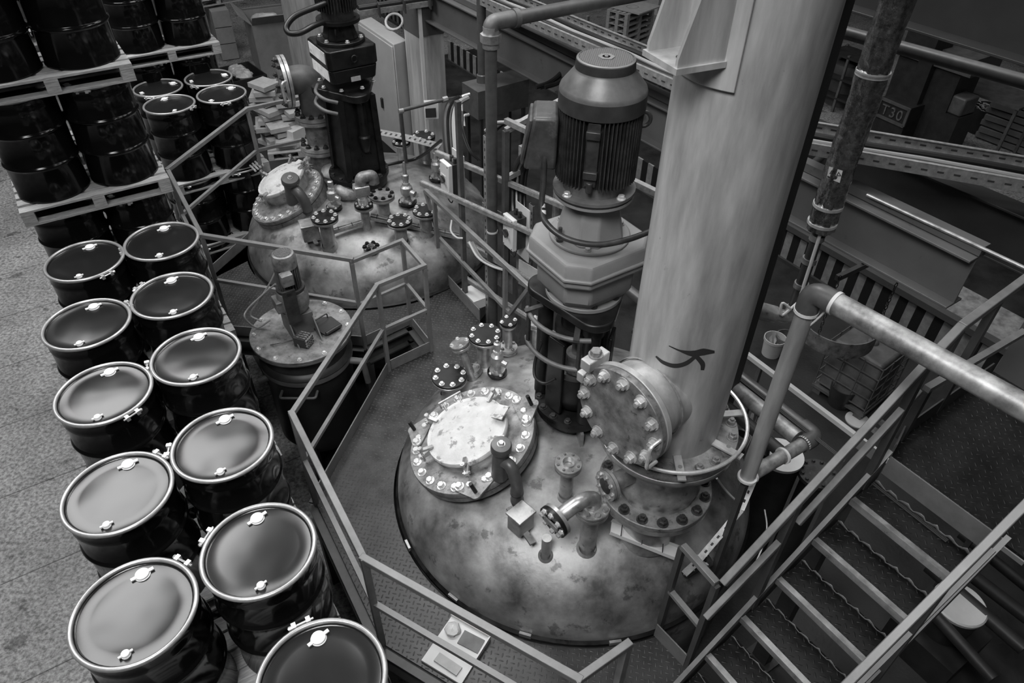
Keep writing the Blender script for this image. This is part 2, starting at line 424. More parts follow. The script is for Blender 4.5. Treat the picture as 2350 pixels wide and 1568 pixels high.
# closed loop rail before the cable frame
a,b=at(976,437,RT),at(1215,660,RT); c,d=at(1008,546,RK),at(1171,719,RK)
t=thing('guard_rail','sloping ended grey guard rail in front of the two switch boxes','guard rail',(a.x,a.y,ZP))
mb=MB(); mb.bar(a,b,.045,.045); build(mb,'top_rail','rail',t,bev=.004)
mb=MB(); mb.bar(c,d,.038,.038); build(mb,'knee_rail','rail',t)
mb=MB(); mb.bar(a,c,.038,.038); build(mb,'end_bar','rail',t)
mb=MB(); mb.bar(b,d,.038,.038); build(mb,'end_bar','rail',t)
for q in (.1,.8):
    p=a+(b-a)*q; mb=MB(); mb.bar((p.x,p.y,ZP-.05),(p.x,p.y,RT),.04,.04,up=E1); build(mb,'post','rail',t)
# short rail near the stair foot
a,b=at(1567,1253,RT),at(1645,1340,RT)
t=thing('guard_rail','short grey guard rail at the foot of the stairs beside the big dome','guard rail',(a.x,a.y,ZP))
mb=MB(); mb.bar(a,b,.045,.045); build(mb,'top_rail','rail',t,bev=.004)
mb=MB(); mb.bar((a.x,a.y,RK),(b.x,b.y,RK),.04,.03); build(mb,'knee_rail','rail',t)
for p in (a,b): mb=MB(); mb.bar((p.x,p.y,ZP-.1),(p.x,p.y,RT-.02),.04,.04,up=E1); build(mb,'post','railD',t)

# ================================================================== DRUMS AND PALLETS
DH=.88; TIER=1.02
def make_drum(full=True,loc=(0,0,0),label='x',group=None):
    t=thing('steel_drum',label,'drum',loc,group); O=T(Vector(loc)); R=.281
    pr=[(0,.01),(.257,.01),(.272,0),(.286,.0),(.286,.018),(R,.03)]
    for zc in (.3,.58):
        pr+=[(R,zc-.024),(R+.005,zc-.016),(R+.0125,zc-.008),(R+.0155,zc),(R+.0125,zc+.008),(R+.005,zc+.016),(R,zc+.024)]
    pr+=[(R,.76),(R+.004,.775),(R,.79),(R,.855),(.286,.865),(.286,.872)]
    mb=MB(); mb.lathe(pr,O,64); build(mb,'shell','drum',t,smooth=50)
    mb=MB(); mb.lathe([(.282,.876),(.277,.876),(.274,.862),(.261,.857),(.2,.862),(.1,.866),(0,.867)],O,56); build(mb,'lid','lid',t,smooth=60)
    mb=MB(); k=10; pr=[(.285+.0135*math.cos(2*PI*i/k),.869+.0135*math.sin(2*PI*i/k)) for i in range(k+1)]; mb.lathe(pr,O,56); build(mb,'clamp_ring','ring',t,smooth=80)
    if full:
        for r,x in ((.034,.205),(.02,-.215)):
            mb=MB(); Mx=O@T(Vector((x,0,.858)))
            mb.lathe([(0,0),(r*1.12,0),(r*1.12,.006),(r,.009),(r,.018),(r*.9,.021),(0,.021)],Mx,24)
            mb.box((0,r*1.2,.012),(r*.5,r*.9,.008),Mx@RZ(.5)); mb.box((0,-r*1.2,.012),(r*.5,r*.9,.008),Mx@RZ(.5))
            build(mb,'bung_cap','bung',t)
        mb=MB(); Mx=O@RZ(math.radians(-130))@T(Vector((.313,0,.862)))
        mb.box((0,.035,0),(.03,.022,.03),Mx); mb.box((0,-.035,0),(.03,.022,.03),Mx); mb.cyl((Mx@Vector((0,-.06,0))),(Mx@Vector((0,.065,0))),.006,seg=10); mb.cyl((Mx@Vector((0,.046,0))),(Mx@Vector((0,.062,0))),.011,seg=6)
        build(mb,'ring_bolt','bright',t)
    return t
def make_pallet(label,loc,group=None,wd=1.2,dp=.66):
    t=thing('pallet',label,'pallet',loc,group); O=T(Vector(loc)); nb=5 if dp<1 else 7
    for i in range(nb):
        mb=MB(); y=-dp/2+.05+(dp-.1)*i/(nb-1); mb.box((0,y,.131),(wd,.098 if dp<1 else .1,.018),O); build(mb,'deck_board','wood',t)
    for y in (-dp/2+.05,0,dp/2-.05):
        mb=MB(); mb.box((0,y,.009),(wd,.095,.018),O); build(mb,'base_board','wood',t)
    for x in (-wd/2+.05,0,wd/2-.05):
        mb=MB(); mb.box((x,0,.111),(.1,dp,.02),O); build(mb,'stringer_board','wood',t)
        for y in (-dp/2+.05,0,dp/2-.05):
            mb=MB(); mb.box((x,y,.06),(.1,.095,.083),O); build(mb,'block','wood',t)
    return t
D0=make_drum(); P0=make_pallet('x',(0,0,0)); P1=make_pallet('x',(0,0,0),wd=1.2,dp=1.2)
Dlow=None
_d=[0,0,0]
def put(proto,used,loc,rz,label,group):
    if not _d[used]: o=proto; o.location=loc; o.rotation_euler=(0,0,rz); _d[used]=1
    else: o=copy_tree(proto,None,loc,rz)
    o['label']=label
    if group: o['group']=group
    elif 'group' in o: del o['group']
    return o
def drum(xy,z,rz,label,group): return put(D0,0,(xy[0],xy[1],z),rz,label,group)
def pal(xy,z,label,group='pallets between the tiers of drums',big=False,rz=0): return put(P1 if big else P0,2 if big else 1,(xy[0],xy[1],z),A1-PI/2+rz,label,group)
C_={k:at(x,y,3.06) for k,(x,y) in dict(A=(193,596),B=(370,551),C=(394,675),D=(198,741),E=(449,814),F=(237,900),G=(269,1128),J=(510,1016),H=(307,1401),I=(593,1259),K=(737,1559)).items()}
LB=dict(A='dark lidded black drum of the left column, directly before the tall stack',
 B='dark lidded black drum of the right column, directly before the tall stack',
 D='black drum, left column, second from the tall stack, faint grey lid reflection',
 C='black drum in the right column, second from the tall stack, all dark lid',
 F='black drum in the left column, third from the tall stack',
 E='black drum in the right column, third from the tall stack, beside the small mixing vessel',
 G='black drum in the left column with wide pale reflection, second from the photo bottom',
 J='black drum in the right column, pale reflection on its near half, beside the rail corner',
 H='nearest large black drum of the left column, wide pale reflection over its lid',
 I='black drum in the right column just behind the nearest cut off one, curved reflections',
 K='black drum cut off by the bottom edge of the photo, dark lid and white bung')
BR=dict(A=100,B=102,C=108,D=98,E=100,F=100,G=94,J=100,H=98,I=104,K=102)
RB=dict(A=-35,B=-150,C=160,D=50,E=-160,F=-35,G=65,H=65,I=165,J=-170,K=120)
for k,c in C_.items():
    o=drum(c,3.06-DH,math.radians(BR[k]+4),LB[k],'black steel drums beside the platform')
    for ch in o.children:
        if ch.name.startswith('ring_bolt'): ch.rotation_euler=(0,0,math.radians(RB[k]-BR[k]-4+130))
rows=[('A','B'),('D','C'),('F','E'),('G','J'),('H','I')]
for i,(l,r) in enumerate(rows):
    mid=(C_[l]+C_[r])/2
    for tr in (2,1,0):
        pal(mid,tr*TIER,'wooden pallet under the black drums beside the platform')
        if tr<2:
            for q in (l,r): drum(C_[q],tr*TIER+.14,1+tr,'black steel drum in the lower tiers beside the platform','lower tier drums beside the platform')
cK=C_['K']
for tr in (2,1,0):
    pal(cK-E2*.29,tr*TIER,'wooden pallet under the black drums beside the platform')
    if tr<2: drum(cK,tr*TIER+.14,1+tr,'black steel drum in the lower tiers beside the platform','lower tier drums beside the platform')
ls=Vector((-3.80,5.80,0))
names={3:('left','right'),4:('left','right')}
for tr in range(5):
    side='base level' if tr<3 else ('fourth level' if tr==3 else 'fifth level')
    pal(ls,tr*TIER,{3:'long pale pallet edge of the tall stack, level with the front drum lids',4:'upper pallet of the tall stack at the left photo edge'}.get(tr,'wooden pallet under the tall drum stack'),None if tr>2 else 'pallets under the tall stack')
    for s_,nm in ((-.29,'left'),(.29,'right')):
        lab={3:'black ribbed drum on the pallet level with the front lids, %s of its pair'%nm,4:'topmost black ribbed drum of the tall stack, %s of its pair'%nm}.get(tr,'black drum beneath the tall stack behind the front drums')
        drum(ls+E2*s_,tr*TIER+.14,.8+s_,lab,None if tr>2 else 'drums beneath the tall stack')
ls2=ls+E1*.85
for tr in range(2,5):
    pal(ls2,tr*TIER,'pallet in the row behind the tall drum stack','pallets behind the tall stack')
    for s_ in (-.29,.29): drum(ls2+E2*s_,tr*TIER+.14,2,'black drum in the row behind the tall stack','drums behind the tall stack')
g4=Vector((-3.81,8.235,0))
sm={'L':(388,238),'M':(508,214),'N':(478,177),'O':(362,200)}
sml=dict(L='black drum with dark lid just right of the tall stack, nearest of the distant four',M='rightmost black drum of the distant group, next to the flat carton pile',N='black drum at the back right of the distant group, touching the pallet overhang',O='black drum at the back left of the distant group, half behind the tall stack')
for k,(x,y) in sm.items():
    c=at(x,y,2.86); drum(c,2.86-DH,{'L':2.2,'M':1.3,'N':.6,'O':.9}[k],sml[k],'distant group of four lidded drums')
    for tr in (1,0): drum(c,(.14,1.06)[tr]-.1*tr*0-.1*(tr==0)*0,1,'black drum in the tiers under the distant group','drums under the distant group')
g4=(at(388,238,2.86)+at(478,177,2.86))/2
for tr in range(3): pal(g4,(0,.92,1.84)[tr],{2:'pale wooden pallet carrying the distant group of four drums'}.get(tr,'pallet lower down under the distant group'),None if tr==2 else 'pallets low under the distant group',True,.04)
s2=Vector((-4.5,9.42,0))
for tr in (2,3,4):
    pal(s2,tr*TIER,{3:'pallet with pale edge under the pair of drums at the top left',2:'pallet under the rear stack beyond the distant group',4:'highest pallet of the rear drum stack'}[tr],None)
    for s_,nm in ((-.29,'left'),(.29,'right')):
        drum(s2+E2*s_,tr*TIER+.14,2,{3:'black drum of the rear stack above the distant group, %s one'%nm,2:'rear stack drum whose rim shows under the pallet, %s one'%nm,4:'highest rear stack drum at the photo top edge, %s one'%nm}[tr],None)
for nm,lo,sz in (('wall_left',(-22,14,6),(.2,40,12)),('wall_right',(22,14,6),(.2,40,12)),('wall_back',(0,34,6),(44,.2,12)),('wall_front',(0,-6,6),(44,.2,12))):
    mb=MB(); mb.box(lo,sz); build(mb,nm,'beam',kind='structure')

# ================================================================== REACTORS
def domez(tc,tr,x,y):
    q=((x-tc.x)**2+(y-tc.y)**2)/tr**2
    return Z0+HD*max(0,1-q**(PW/2))**(1/PW)
def dome_hit(tc,tr,px,py):
    d=ray(px,py); t=3.0
    while t<14:
        P=CAM+d*t
        if (P.x-tc.x)**2+(P.y-tc.y)**2<tr*tr and P.z<=domez(tc,tr,P.x,P.y): return P
        t+=.01
    return CAM+d*t
def dnorm(tc,tr,P): 
    dx,dy=P.x-tc.x,P.y-tc.y; r_=math.hypot(dx,dy); g=(r_/tr)**(PW-1)/tr/max(r_,1e-4); return Vector((dx*g,dy*g,(max(.05,P.z-Z0)/HD)**(PW-1)/HD)).normalized()
def on_dome(tc,tr,px,py,h):
    return dome_hit(tc,tr,px,py)-ray(px,py)*h
def vessel_head(tc,tr,label):
    t=thing('reactor_vessel',label,'reactor',(tc.x,tc.y,0)); O=T(Vector((tc.x,tc.y,0)))
    pr=[(0,Z0+HD)]; k=40
    for i in range(1,k+1):
        a=PI/2*(1-i/k); pr.append((tr*.985*max(0,math.cos(a))**(2/PW),Z0+HD*math.sin(a)**(2/PW)))
    pr+=[(tr*.985,ZP-.1),(tr*.985,.35),(tr*.9,.12),(0,.02)]
    mb=MB(); mb.lathe(pr,O,128); build(mb,'dome_shell','stain',t,smooth=60)
    mb=MB(); mb.lathe([(tr*.985,ZP-.02),(tr*1.0,ZP-.02),(tr*1.0,ZP+.012),(tr*.985,ZP+.03)],O,96); build(mb,'rim_seal','black',t)
    return t
RV1=vessel_head(TC1,TR1,'nearer large stainless reactor with stained domed head sunk in the checker plate platform')
RV2=vessel_head(TC2,TR2,'farther stainless reactor dome, smooth bright band on its front, behind the opening rails')
# small weld lugs on the near rim
for x,y in ((936,1252),(1040,1373),(1205,1458),(1412,1475)):
    p=at(x,y,ZP+.02); d=(p-TC1); a=math.atan2(d.y,d.x); mb=MB(); mb.box((p.x,p.y,ZP+.02),(.02,.09,.04),rz=a); build(mb,'rim_lug','stain2',RV1)

def nozzle(parent,tc,tr,top,base,fr,mat_top='black',nb=8,bm='bright',neck=None,th=.024,s=None,blind=True,tilt=None,neckmat='stain2',gap=True,nutt=False):
    """blind flanged nozzle: base pixel on the dome, top pixel of the flange centre"""
    B=dome_hit(tc,tr,*base)
    if tilt is None: z=zrow(B.x,B.y,top[1]); Tp=Vector((B.x,B.y,z)); ax=UP
    else: Tp=aw(top[0],top[1],(B-CAM).dot(FWD)-tilt); ax=(Tp-B).normalized()
    w=(Tp-CAM).dot(FWD); R=fr*w/FP; nk=neck or R*.5
    mb=MB(); mb.cyl(B-ax*.08,Tp-ax*.03,nk,seg=28); mb.lathe([(nk*1.5,-.05),(nk*1.15,.02),(nk,.05)],frame(B,dnorm(tc,tr,B)),28)
    n=build(mb,'nozzle',neckmat,parent)
    F=frame(Tp,ax)
    mb=MB(); mb.lathe([(nk,-2.3*th),(R*.96,-2.3*th),(R*.98,-2.2*th),(R*.98,-1.35*th),(R*.96,-1.25*th),(nk,-1.25*th)],F,48); build(mb,'flange','stain2',n)
    if blind:
        mb=MB(); mb.lathe([(0,-th),(R*.97,-th),(R,-th*.85),(R,-th*.15),(R*.97,0),(0,0)],F,48); build(mb,'blind_cover',mat_top,n)
    else:
        mb=MB(); mb.lathe([(R*.42,-.12),(R*.42,.012),(R*.5,.012),(R*.5,0),(R*.97,0),(R,-th*.15),(R,-th*.85),(R*.97,-th),(R*.3,-th)],F,48); build(mb,'open_flange',mat_top,n)
    bolts(n,F,R*.79,nb,s or R*.17,bm,nut=nutt,ph=.3)
    return n,Tp,ax,R
N1=[ # top px, base px, radius px
 ((1028,862),(1034,905),41,dict(nb=8,s=.034)),
 ((1111,766),(1114,842),39,dict(nb=8,s=.03)),
 ((1160,737),(1166,812),20,dict(nb=4,s=.026)),
 ((1222,738),(1230,805),21,dict(nb=4,s=.024,mat_top='stain2')),
 ((1301,1062),(1297,1140),32,dict(nb=8,mat_top='stain2',bm='plate',blind=False)),
]
NN=[nozzle(RV1,TC1,TR1,a,b,r,**k) for a,b,r,k in N1]
# lower flange pair half way up the thin nozzle
n,Tp,ax,R=NN[2]
B=Vector((Tp.x,Tp.y,zrow(Tp.x,Tp.y,800))); F=frame(B,UP)
mb=MB(); mb.disc(R*1.1,-.03,-.005,F); mb.disc(R*1.1,.0,.026,F); build(mb,'middle_flange','stain2',n); bolts(n,F,R*.85,4,.026,'plate',z=.026,ph=.7)
# tilted nozzle
n,Tp,ax,R=nozzle(RV1,TC1,TR1,(1054,787),(1086,870),23,nb=4,s=.028,mat_top='plate',tilt=.22,neck=.035)
F=frame(dome_hit(TC1,TR1,1087,862)+ax*.05,ax); mb=MB(); mb.disc(.085,-.03,-.003,F); mb.disc(.085,0,.025,F); build(mb,'base_flange','stain2',n); bolts(n,F,.064,4,.024,'plate',z=.025)
# black base pad + safety valve
def valve(parent_label,tc,tr,base,rows,r0,loc_group=None,name='safety_valve',cat='valve'):
    B=dome_hit(tc,tr,*base); ztop=zrow(B.x,B.y,rows)
    H=ztop-B.z; F=frame(B,UP)
    t=thing(name,parent_label,cat,B,loc_group)
    mb=MB(); mb.lathe([(0,-.08),(r0*.6,-.08),(r0*.6,.03),(r0,.03),(r0,.055),(0,.055)],F,36); build(mb,'black_base_flange','black',t)
    mb=MB(); mb.lathe([(r0*.8,.058),(r0*.8,.08),(r0*.4,.085),(r0*.36,.12),(r0*.62,.15),(r0*.66,.2),(r0*.62,.24),(r0*.3,.27),(r0*.3,.27+.1*H),(r0*.36,.28+.1*H),(r0*.36,.34+.1*H),(r0*.2,.35+.1*H),(r0*.2,H-.03),(r0*.12,H),(0,H)],F,28); build(mb,'valve_body','stain2',t)
    mb=MB(); mb.cyl(F@Vector((0,0,.19)),F@Vector((r0*.95,-r0*.5,.17)),r0*.34,seg=16); build(mb,'side_outlet','stain2',t)
    mb=MB(); mb.lathe([(0,0),(r0*.42,0),(r0*.42,.035),(0,.035)],F@T(Vector((0,0,.26))),6); build(mb,'hex_collar','bright',t)
    bolts(t,F,r0*.75,4,r0*.26,'bright',z=.055,ph=.5)
    return t
valve('small steel safety valve on a black flange between the manhole and the blind flanges',TC1,TR1,(1141,862),783,.088)
valve('slim bright relief valve between the far manhole and the stand of the far agitator',TC2,TR2,(768,482),420,.092)

# ------------------------------------------------------------------ manholes
def manhole(tc,tr,cpx,radpx,label,tiltdir,tiltang,nb,lidc=(0,0),white=True,lugs=(),hgt=.18,bs=.05,nh=0,fth=.055):
    w0=None
    P=dome_hit(tc,tr,*cpx)
    ax=(UP*math.cos(tiltang)+Vector((math.cos(tiltdir),math.sin(tiltdir),0))*math.sin(tiltang)).normalized()
    P=P-ray(*cpx).normalized()*(hgt*.9)      # the plate stands proud of the head
    w=(P-CAM).dot(FWD); R=radpx*w/FP
    F=frame(P,ax,E1)
    t=thing('manhole',label,'manhole',P)
    mb=MB(); mb.cyl(F@Vector((0,0,-hgt*2.2)),F@Vector((0,0,-.06)),R*.8,seg=64); build(mb,'manhole_neck','stain',t)
    mb=MB(); mb.disc(R*.985,-.06-fth,-.062,F,80); build(mb,'lower_flange','plate',t)
    mb=MB(); mb.lathe([(0,-.055),(R*.985,-.055),(R,-.048),(R,-.008),(R*.99,0),(0,0)],F,80); fl=build(mb,'flange_plate','plate',t)
    bolts(t,F,R*.885,nb,bs,'bright')
    L=T(Vector((lidc[0],lidc[1],0))); FL=F@L@T(Vector((0,0,nh))); r=R*.62
    mb=MB(); mb.lathe([(r*.97,-nh),(r*.97,.07),(r*.9,.07)],FL,64); build(mb,'lid_neck','stain2',t)
    mb=MB(); mb.lathe([(r*.95,.07),(r*1.03,.07),(r*1.035,.09),(r*1.01,.105),(r*.95,.1),(r*.9,.108),(r*.6,.135),(r*.3,.148),(0,.152)],FL,72); lid=build(mb,'dusty_lid','white_lid',t,smooth=60,label='lid whitened by dust and scale')
    # swing clamps
    for a in lugs:
        Mx=FL@RZ(a)@T(Vector((r*1.02,0,.08)))
        mb=MB(); mb.box((.03,0,.0),(.12,.035,.03),Mx); mb.box((.01,0,.045),(.09,.028,.022),Mx@Matrix.Rotation(-.25,4,'Y')); mb.cyl(Mx@Vector((.07,-.03,.0)),Mx@Vector((.07,.03,.0)),.012,seg=10); mb.cyl(Mx@Vector((.07,0,-.06)),Mx@Vector((.05,0,.09)),.01,seg=10); mb.lathe([(0,0),(.02,0),(.02,.02),(0,.02)],Mx@T(Vector((.05,0,.07))),6)
        build(mb,'swing_clamp','stain2',t)
    return t,F,FL,R,r
mh,F,FL,R,r=manhole(TC1,TR1,(1081,1004),153,'round bolted manhole with dusty white lid on the nearer reactor',math.radians(188),math.radians(20),24,lidc=(-.0,.0),lugs=[math.radians(q) for q in (28,80,150,205,290)])
def tri_lug(t,F,R,a,mat_='plate'):
    Mx=F@RZ(a)@T(Vector((R*.9,0,.002)))
    mb=MB(); pts=[]
    for cx,cy,rr,a0,a1 in ((.085,0,.045,-60,60),(-.02,.12,.045,60,190),(-.02,-.12,.045,170,300)):
        for k in range(7):
            q=math.radians(a0+(a1-a0)*k/6); pts.append((cx+rr*math.cos(q),cy+rr*math.sin(q)))
    mb.prism(pts,0,.014,Mx); l=build(mb,'lifting_lug',mat_,t)
    mb=MB(); mb.cyl(Mx@Vector((.07,0,0)),Mx@Vector((.07,0,.12)),.016,seg=14); build(mb,'stud','black',l)
    for y in (-.12,.12): bolt_at(l,Mx@T(Vector((-.02,y,.014))),.052,'bright')
def face_ang(F,px):
    """angle in the plate plane of a picture point"""
    inv=F.inverted(); d=ray(*px); o=inv@CAM; dd=(inv.to_3x3()@d); t=-o.z/dd.z; p=o+dd*t; return math.atan2(p.y,p.x),p
for px in ((962,990),(1205,940),(1095,1150)): tri_lug(mh,F,R,face_ang(F,px)[0])
# hinge handle and label plate on the lid
a,p=face_ang(F,(1040,925)); Mx=FL@RZ(a)@T(Vector((r*.98,0,.09)))
mb=MB(); mb.tube([Mx@Vector(q) for q in ((.05,-.1,0),(.05,-.1,.06),(.05,.1,.06),(.05,.1,0))],.009); mb.tube([Mx@Vector(q) for q in ((-.05,-.07,0),(.07,-.07,.05))],.008); mb.tube([Mx@Vector(q) for q in ((-.05,.07,0),(.07,.07,.05))],.008); build(mb,'lid_handle','stain2',mh)
a,p=face_ang(F,(1164,975)); Mx=F@T(Vector((p.x,p.y,.16)))@RZ(.5)
mb=MB(); mb.box((0,0,0),(.1,.13,.012),Mx); mb.cyl(Mx@Vector((0,0,0)),Mx@Vector((0,0,-.15)),.012); build(mb,'square_tag_plate','white_lid',mh)
# bent breather pipe on the plate
def bent_pipe(label,capx,F,rows,elbow,endpx,rad=.058,mt='motor'):
    a,p=face_ang(F,capx[1]); foot=F@Vector((p.x,p.y,0)); up=(UP*.85+(F.to_3x3()@UP)*.15).normalized()
    w=(foot-CAM).dot(FWD)
    top=aw(capx[0][0],capx[0][1],w-.3)
    t=thing('breather_pipe',label,'pipe',foot)
    mb=MB(); mb.cyl(foot,top,rad,seg=28); build(mb,'riser','pipe',t)
    mb=MB(); d=(top-foot).normalized(); mb.lathe([(0,-.05),(rad*1.18,-.05),(rad*1.22,-.045),(rad*1.22,.0),(rad*1.1,.02),(0,.025)],frame(top,d),28); cp=build(mb,'cap','pipe',t)
    bolt_at(cp,frame(top+d*.02,d),.04,'stain2')
    s0=foot+(top-foot)*.55
    e1=aw(*elbow[0],(s0-CAM).dot(FWD)-.08); e2=aw(*elbow[1],(s0-CAM).dot(FWD)+.02); en=aw(*endpx,(s0-CAM).dot(FWD)+.22)
    mb=MB(); mb.tube(smoothpath([s0,e1,e2,en],7),rad*.72,18); build(mb,'bent_branch','pipe',t)
    dd=(en-e2).normalized()
    for q in (.35,.8):
        c=e2+(en-e2)*q; mb=MB(); mb.lathe([(rad*.7,-.012),(rad*.82,-.012),(rad*.82,.012),(rad*.7,.012)],frame(c,dd),20); build(mb,'pipe_band','motor',t)
    return t,en
bp,en=bent_pipe('bent grey breather pipe rising from the plate of the nearer manhole',((1150,1023),(1147,1092)),F,None,((1172,1072),(1186,1115)),(1187,1155),.062)
def junction_box(label,px,w,sz=(.13,.15,.17),rz=.0):
    c=aw(*px,w); t=thing('junction_box',label,'box',c-UP*sz[2]/2)
    mb=MB(); mb.box(c,sz,rz=rz); build(mb,'box_body','stain2',t,bev=.01)
    mb=MB(); mb.box(c+UP*(sz[2]/2+.008),(sz[0]*1.12,sz[1]*1.12,.02),rz=rz); build(mb,'box_lid','stain2',t,bev=.004)
    mb=MB(); mb.bar(c+E1*.16-UP*.03,c-E1*.16-UP*.09,.045,.02); build(mb,'mounting_bracket','plate',t)
    return t
junction_box('small grey junction box under the end of the nearer breather pipe',(1195,1195),(dome_hit(TC1,TR1,1195,1195)-CAM).dot(FWD)-.14,rz=A1+.2)

mh2,F2,FL2,Rr2,r2=manhole(TC2,TR2,(657,447),91,'tilted round bolted manhole with pale crusted lid on the farther reactor',math.radians(203),math.radians(23),24,lugs=[math.radians(q) for q in (20,120,190,250,310)],bs=.05,lidc=(.08,-.06),nh=.07,fth=.11,hgt=.24)
for q in [o for o in mh2.children if o.name.startswith('lid_neck')]: pass
a,p=face_ang(F2,(604,399)); Mx=F2@RZ(a)@T(Vector((p.length,0,.12)))
mb=MB(); 
for y in (-.06,-.02,.02,.06): mb.cyl(Mx@Vector((-.07,y,0)),Mx@Vector((.09,y,.03)),.013,seg=8)
build(mb,'hinge_rods','bright',mh2)
a,p=face_ang(F2,(698,402)); Mx=F2@T(Vector((p.x,p.y,.17)))@RZ(.2)
mb=MB(); mb.box((0,0,0),(.1,.15,.012),Mx); mb.cyl(Mx@Vector((0,0,0)),Mx@Vector((0,0,-.17)),.012); build(mb,'square_tag_plate','white_lid',mh2)
bp2,en2=bent_pipe('bent dark breather pipe standing on the farther manhole plate',((666,411),(675,462)),F2,None,((684,441),(702,470)),(707,500),.085)
junction_box('grey junction box below the farther manhole, held by a strap',(712,530),(dome_hit(TC2,TR2,712,530)-CAM).dot(FWD)-.16,(.19,.17,.19),rz=.4)

# ------------------------------------------------------------------ nozzles of the farther reactor
N2=[((746,497),(757,566),31,dict(nb=8,s=.034)),((920,505),(922,556),29,dict(nb=8,s=.034)),((973,482),(979,532),29,dict(nb=8,s=.034)),
 ((882,446),(882,497),29.5,dict(nb=8,mat_top='plate',bm='black',s=.038)),((720,366),(726,402),24,dict(nb=8,mat_top='plate')),((669,371),(674,396),18,dict(nb=8,s=.028)),
 ((922,324),(925,372),21,dict(nb=8,s=.03)),((973,311),(976,372),27,dict(nb=6,s=.035)),((853,566),(853,578),18,dict(nb=6,mat_top='plate',bm='black',s=.04,blind=False))]
for a,b,rr,k in N2: nozzle(RV2,TC2,TR2,a,b,rr,**k)
# valve with elbow
def elbow_valve(label,tc,tr,base,fl,top,out,r):
    B=dome_hit(tc,tr,*base); t=thing('elbow_valve',label,'valve',B)
    zf=zrow(B.x,B.y,fl); zt=zrow(B.x,B.y,top); F_=frame(Vector((B.x,B.y,zf)),UP)
    mb=MB(); mb.cyl(B-UP*.05,(B.x,B.y,zf),r*.48,seg=20); build(mb,'stub','stain2',t)
    mb=MB(); mb.disc(r,-.055,-.03,F_); build(mb,'lower_flange','stain2',t)
    mb=MB(); mb.disc(r,-.025,0,F_); build(mb,'black_flange','black',t); bolts(t,F_,r*.77,8,r*.2,'bright')
    h=zt-zf; mb=MB(); mb.lathe([(r*.55,0),(r*.55,h*.22),(r*.45,h*.24),(r*.45,h*.3),(r*.5,h*.32),(r*.5,h*.36),(r*.4,h*.38)],F_,28); build(mb,'threaded_socket','bright',t)
    mb=MB(); mb.box((0,0,h*.56),(r*1.6,r*1.3,h*.36),F_,rz=.4); mb.cyl(F_@Vector((-r*.9,0,h*.6)),F_@Vector((r*.7,0,h*.6)),r*.38,seg=18); build(mb,'valve_body','stain2',t,bev=.01)
    p=F_@Vector((0,0,h*.7)); q=F_@Vector((0,0,h)); e=q+Vector(out)
    mb=MB(); mb.tube(fillet([p,q,e,e-UP*.1],r*.9,8),r*.6,18); build(mb,'elbow','plate',t)
    return t
elbow_valve('steel ball valve with rounded elbow on the farther reactor, front of agitator stand',TC2,TR2,(842,524),468,408,(.13,.07,0),.105)
# flanged safety valves with slim pipes (right of the agitator)
valve('stacked flange valve at the foot of the thin bent pipe on the farther reactor',TC2,TR2,(936,470),372,.11,name='flange_valve')
valve('tall threaded valve right of the round blind flange near the first switch box',TC2,TR2,(1003,415),340,.1,name='flange_valve')

# elbow pipe with black flange on the nearer reactor
n,Tp,ax,R=nozzle(RV1,TC1,TR1,(1362,1160),(1346,1258),41,nb=8,mat_top='stain2',bm='stain2',s=.036,th=.028)
t=thing('elbow_pipe','short elbow pipe ending in a black bolted flange on the nearer reactor','pipe',Tp)
q=[Tp-UP*.0,Tp+UP*.07,aw(1335,1150,(Tp-CAM).dot(FWD)-.12),aw(1302,1172,(Tp-CAM).dot(FWD)-.13),aw(1280,1190,(Tp-CAM).dot(FWD)-.12)]
mb=MB(); mb.tube(smoothpath(q,8),.052,22); build(mb,'elbow','stain2',t,smooth=60)
d=((q[4]-q[3]).normalized()+(CAM-q[4]).normalized()*.55).normalized(); Fe=frame(q[4]+d*.05,d); mb=MB(); mb.disc(.118,-.055,-.03,Fe); build(mb,'steel_flange','stain2',t)
mb=MB(); mb.disc(.12,-.026,.0,Fe); fl=build(mb,'black_flange','black',t); bolts(t,Fe,.092,8,.032,'bright')
mb=MB(); mb.cyl(Fe@Vector((0,0,-.02)),Fe@Vector((0,0,-.1)),.055,seg=20); mb.box((0,0,.012),(.05,.13,.012),Fe); build(mb,'collar','stain2',t)
B=dome_hit(TC1,TR1,1252,1275); mb=MB(); mb.cyl(B-UP*.05,(B.x,B.y,zrow(B.x,B.y,1235)),.035,seg=20); mb.lathe([(.07,-.04),(.05,.01),(.038,.03)],frame(B,dnorm(TC1,TR1,B)),24); build(mb,'stub','stain2',RV1)
# strip trunking over the dome
def trunk(label,a,b,w=.07,mat_='tray',h=.035,wires=True):
    t=thing('cable_trunking',label,'cable tray',a); a,b=Vector(a),Vector(b); d=(b-a).normalized(); s=d.cross(UP).normalized()
    mb=MB(); mb.bar(a,b,w,.006); mb.bar(a+s*w/2+UP*h/2,b+s*w/2+UP*h/2,.005,h); mb.bar(a-s*w/2+UP*h/2,b-s*w/2+UP*h/2,.005,h); build(mb,'channel',mat_,t)
    if wires:
        for k,o_ in enumerate((-.3,.05,.32)):
            mb=MB(); mb.tube([a+s*w*o_+UP*.016,b+s*w*o_+UP*.016],.009,8); build(mb,'cable',('cable','rubber','cablew')[k],t)
    n=int((b-a).length/.16)
    for i in range(n):
        c=a+d*(.08+.16*i); mb=MB(); mb.bar(c-s*w*.55+UP*(h+.004),c+s*w*.55+UP*(h+.004),.006,.006); build(mb,'cable_tie','rubber',t)
    return t
pa,pb=on_dome(TC1,TR1,1402,1212,.16),on_dome(TC1,TR1,1560,1275,.14)
trunk('pale cable channel laid over the front of the nearer dome beside the column base',pa,pb,.11,'white',wires=False)
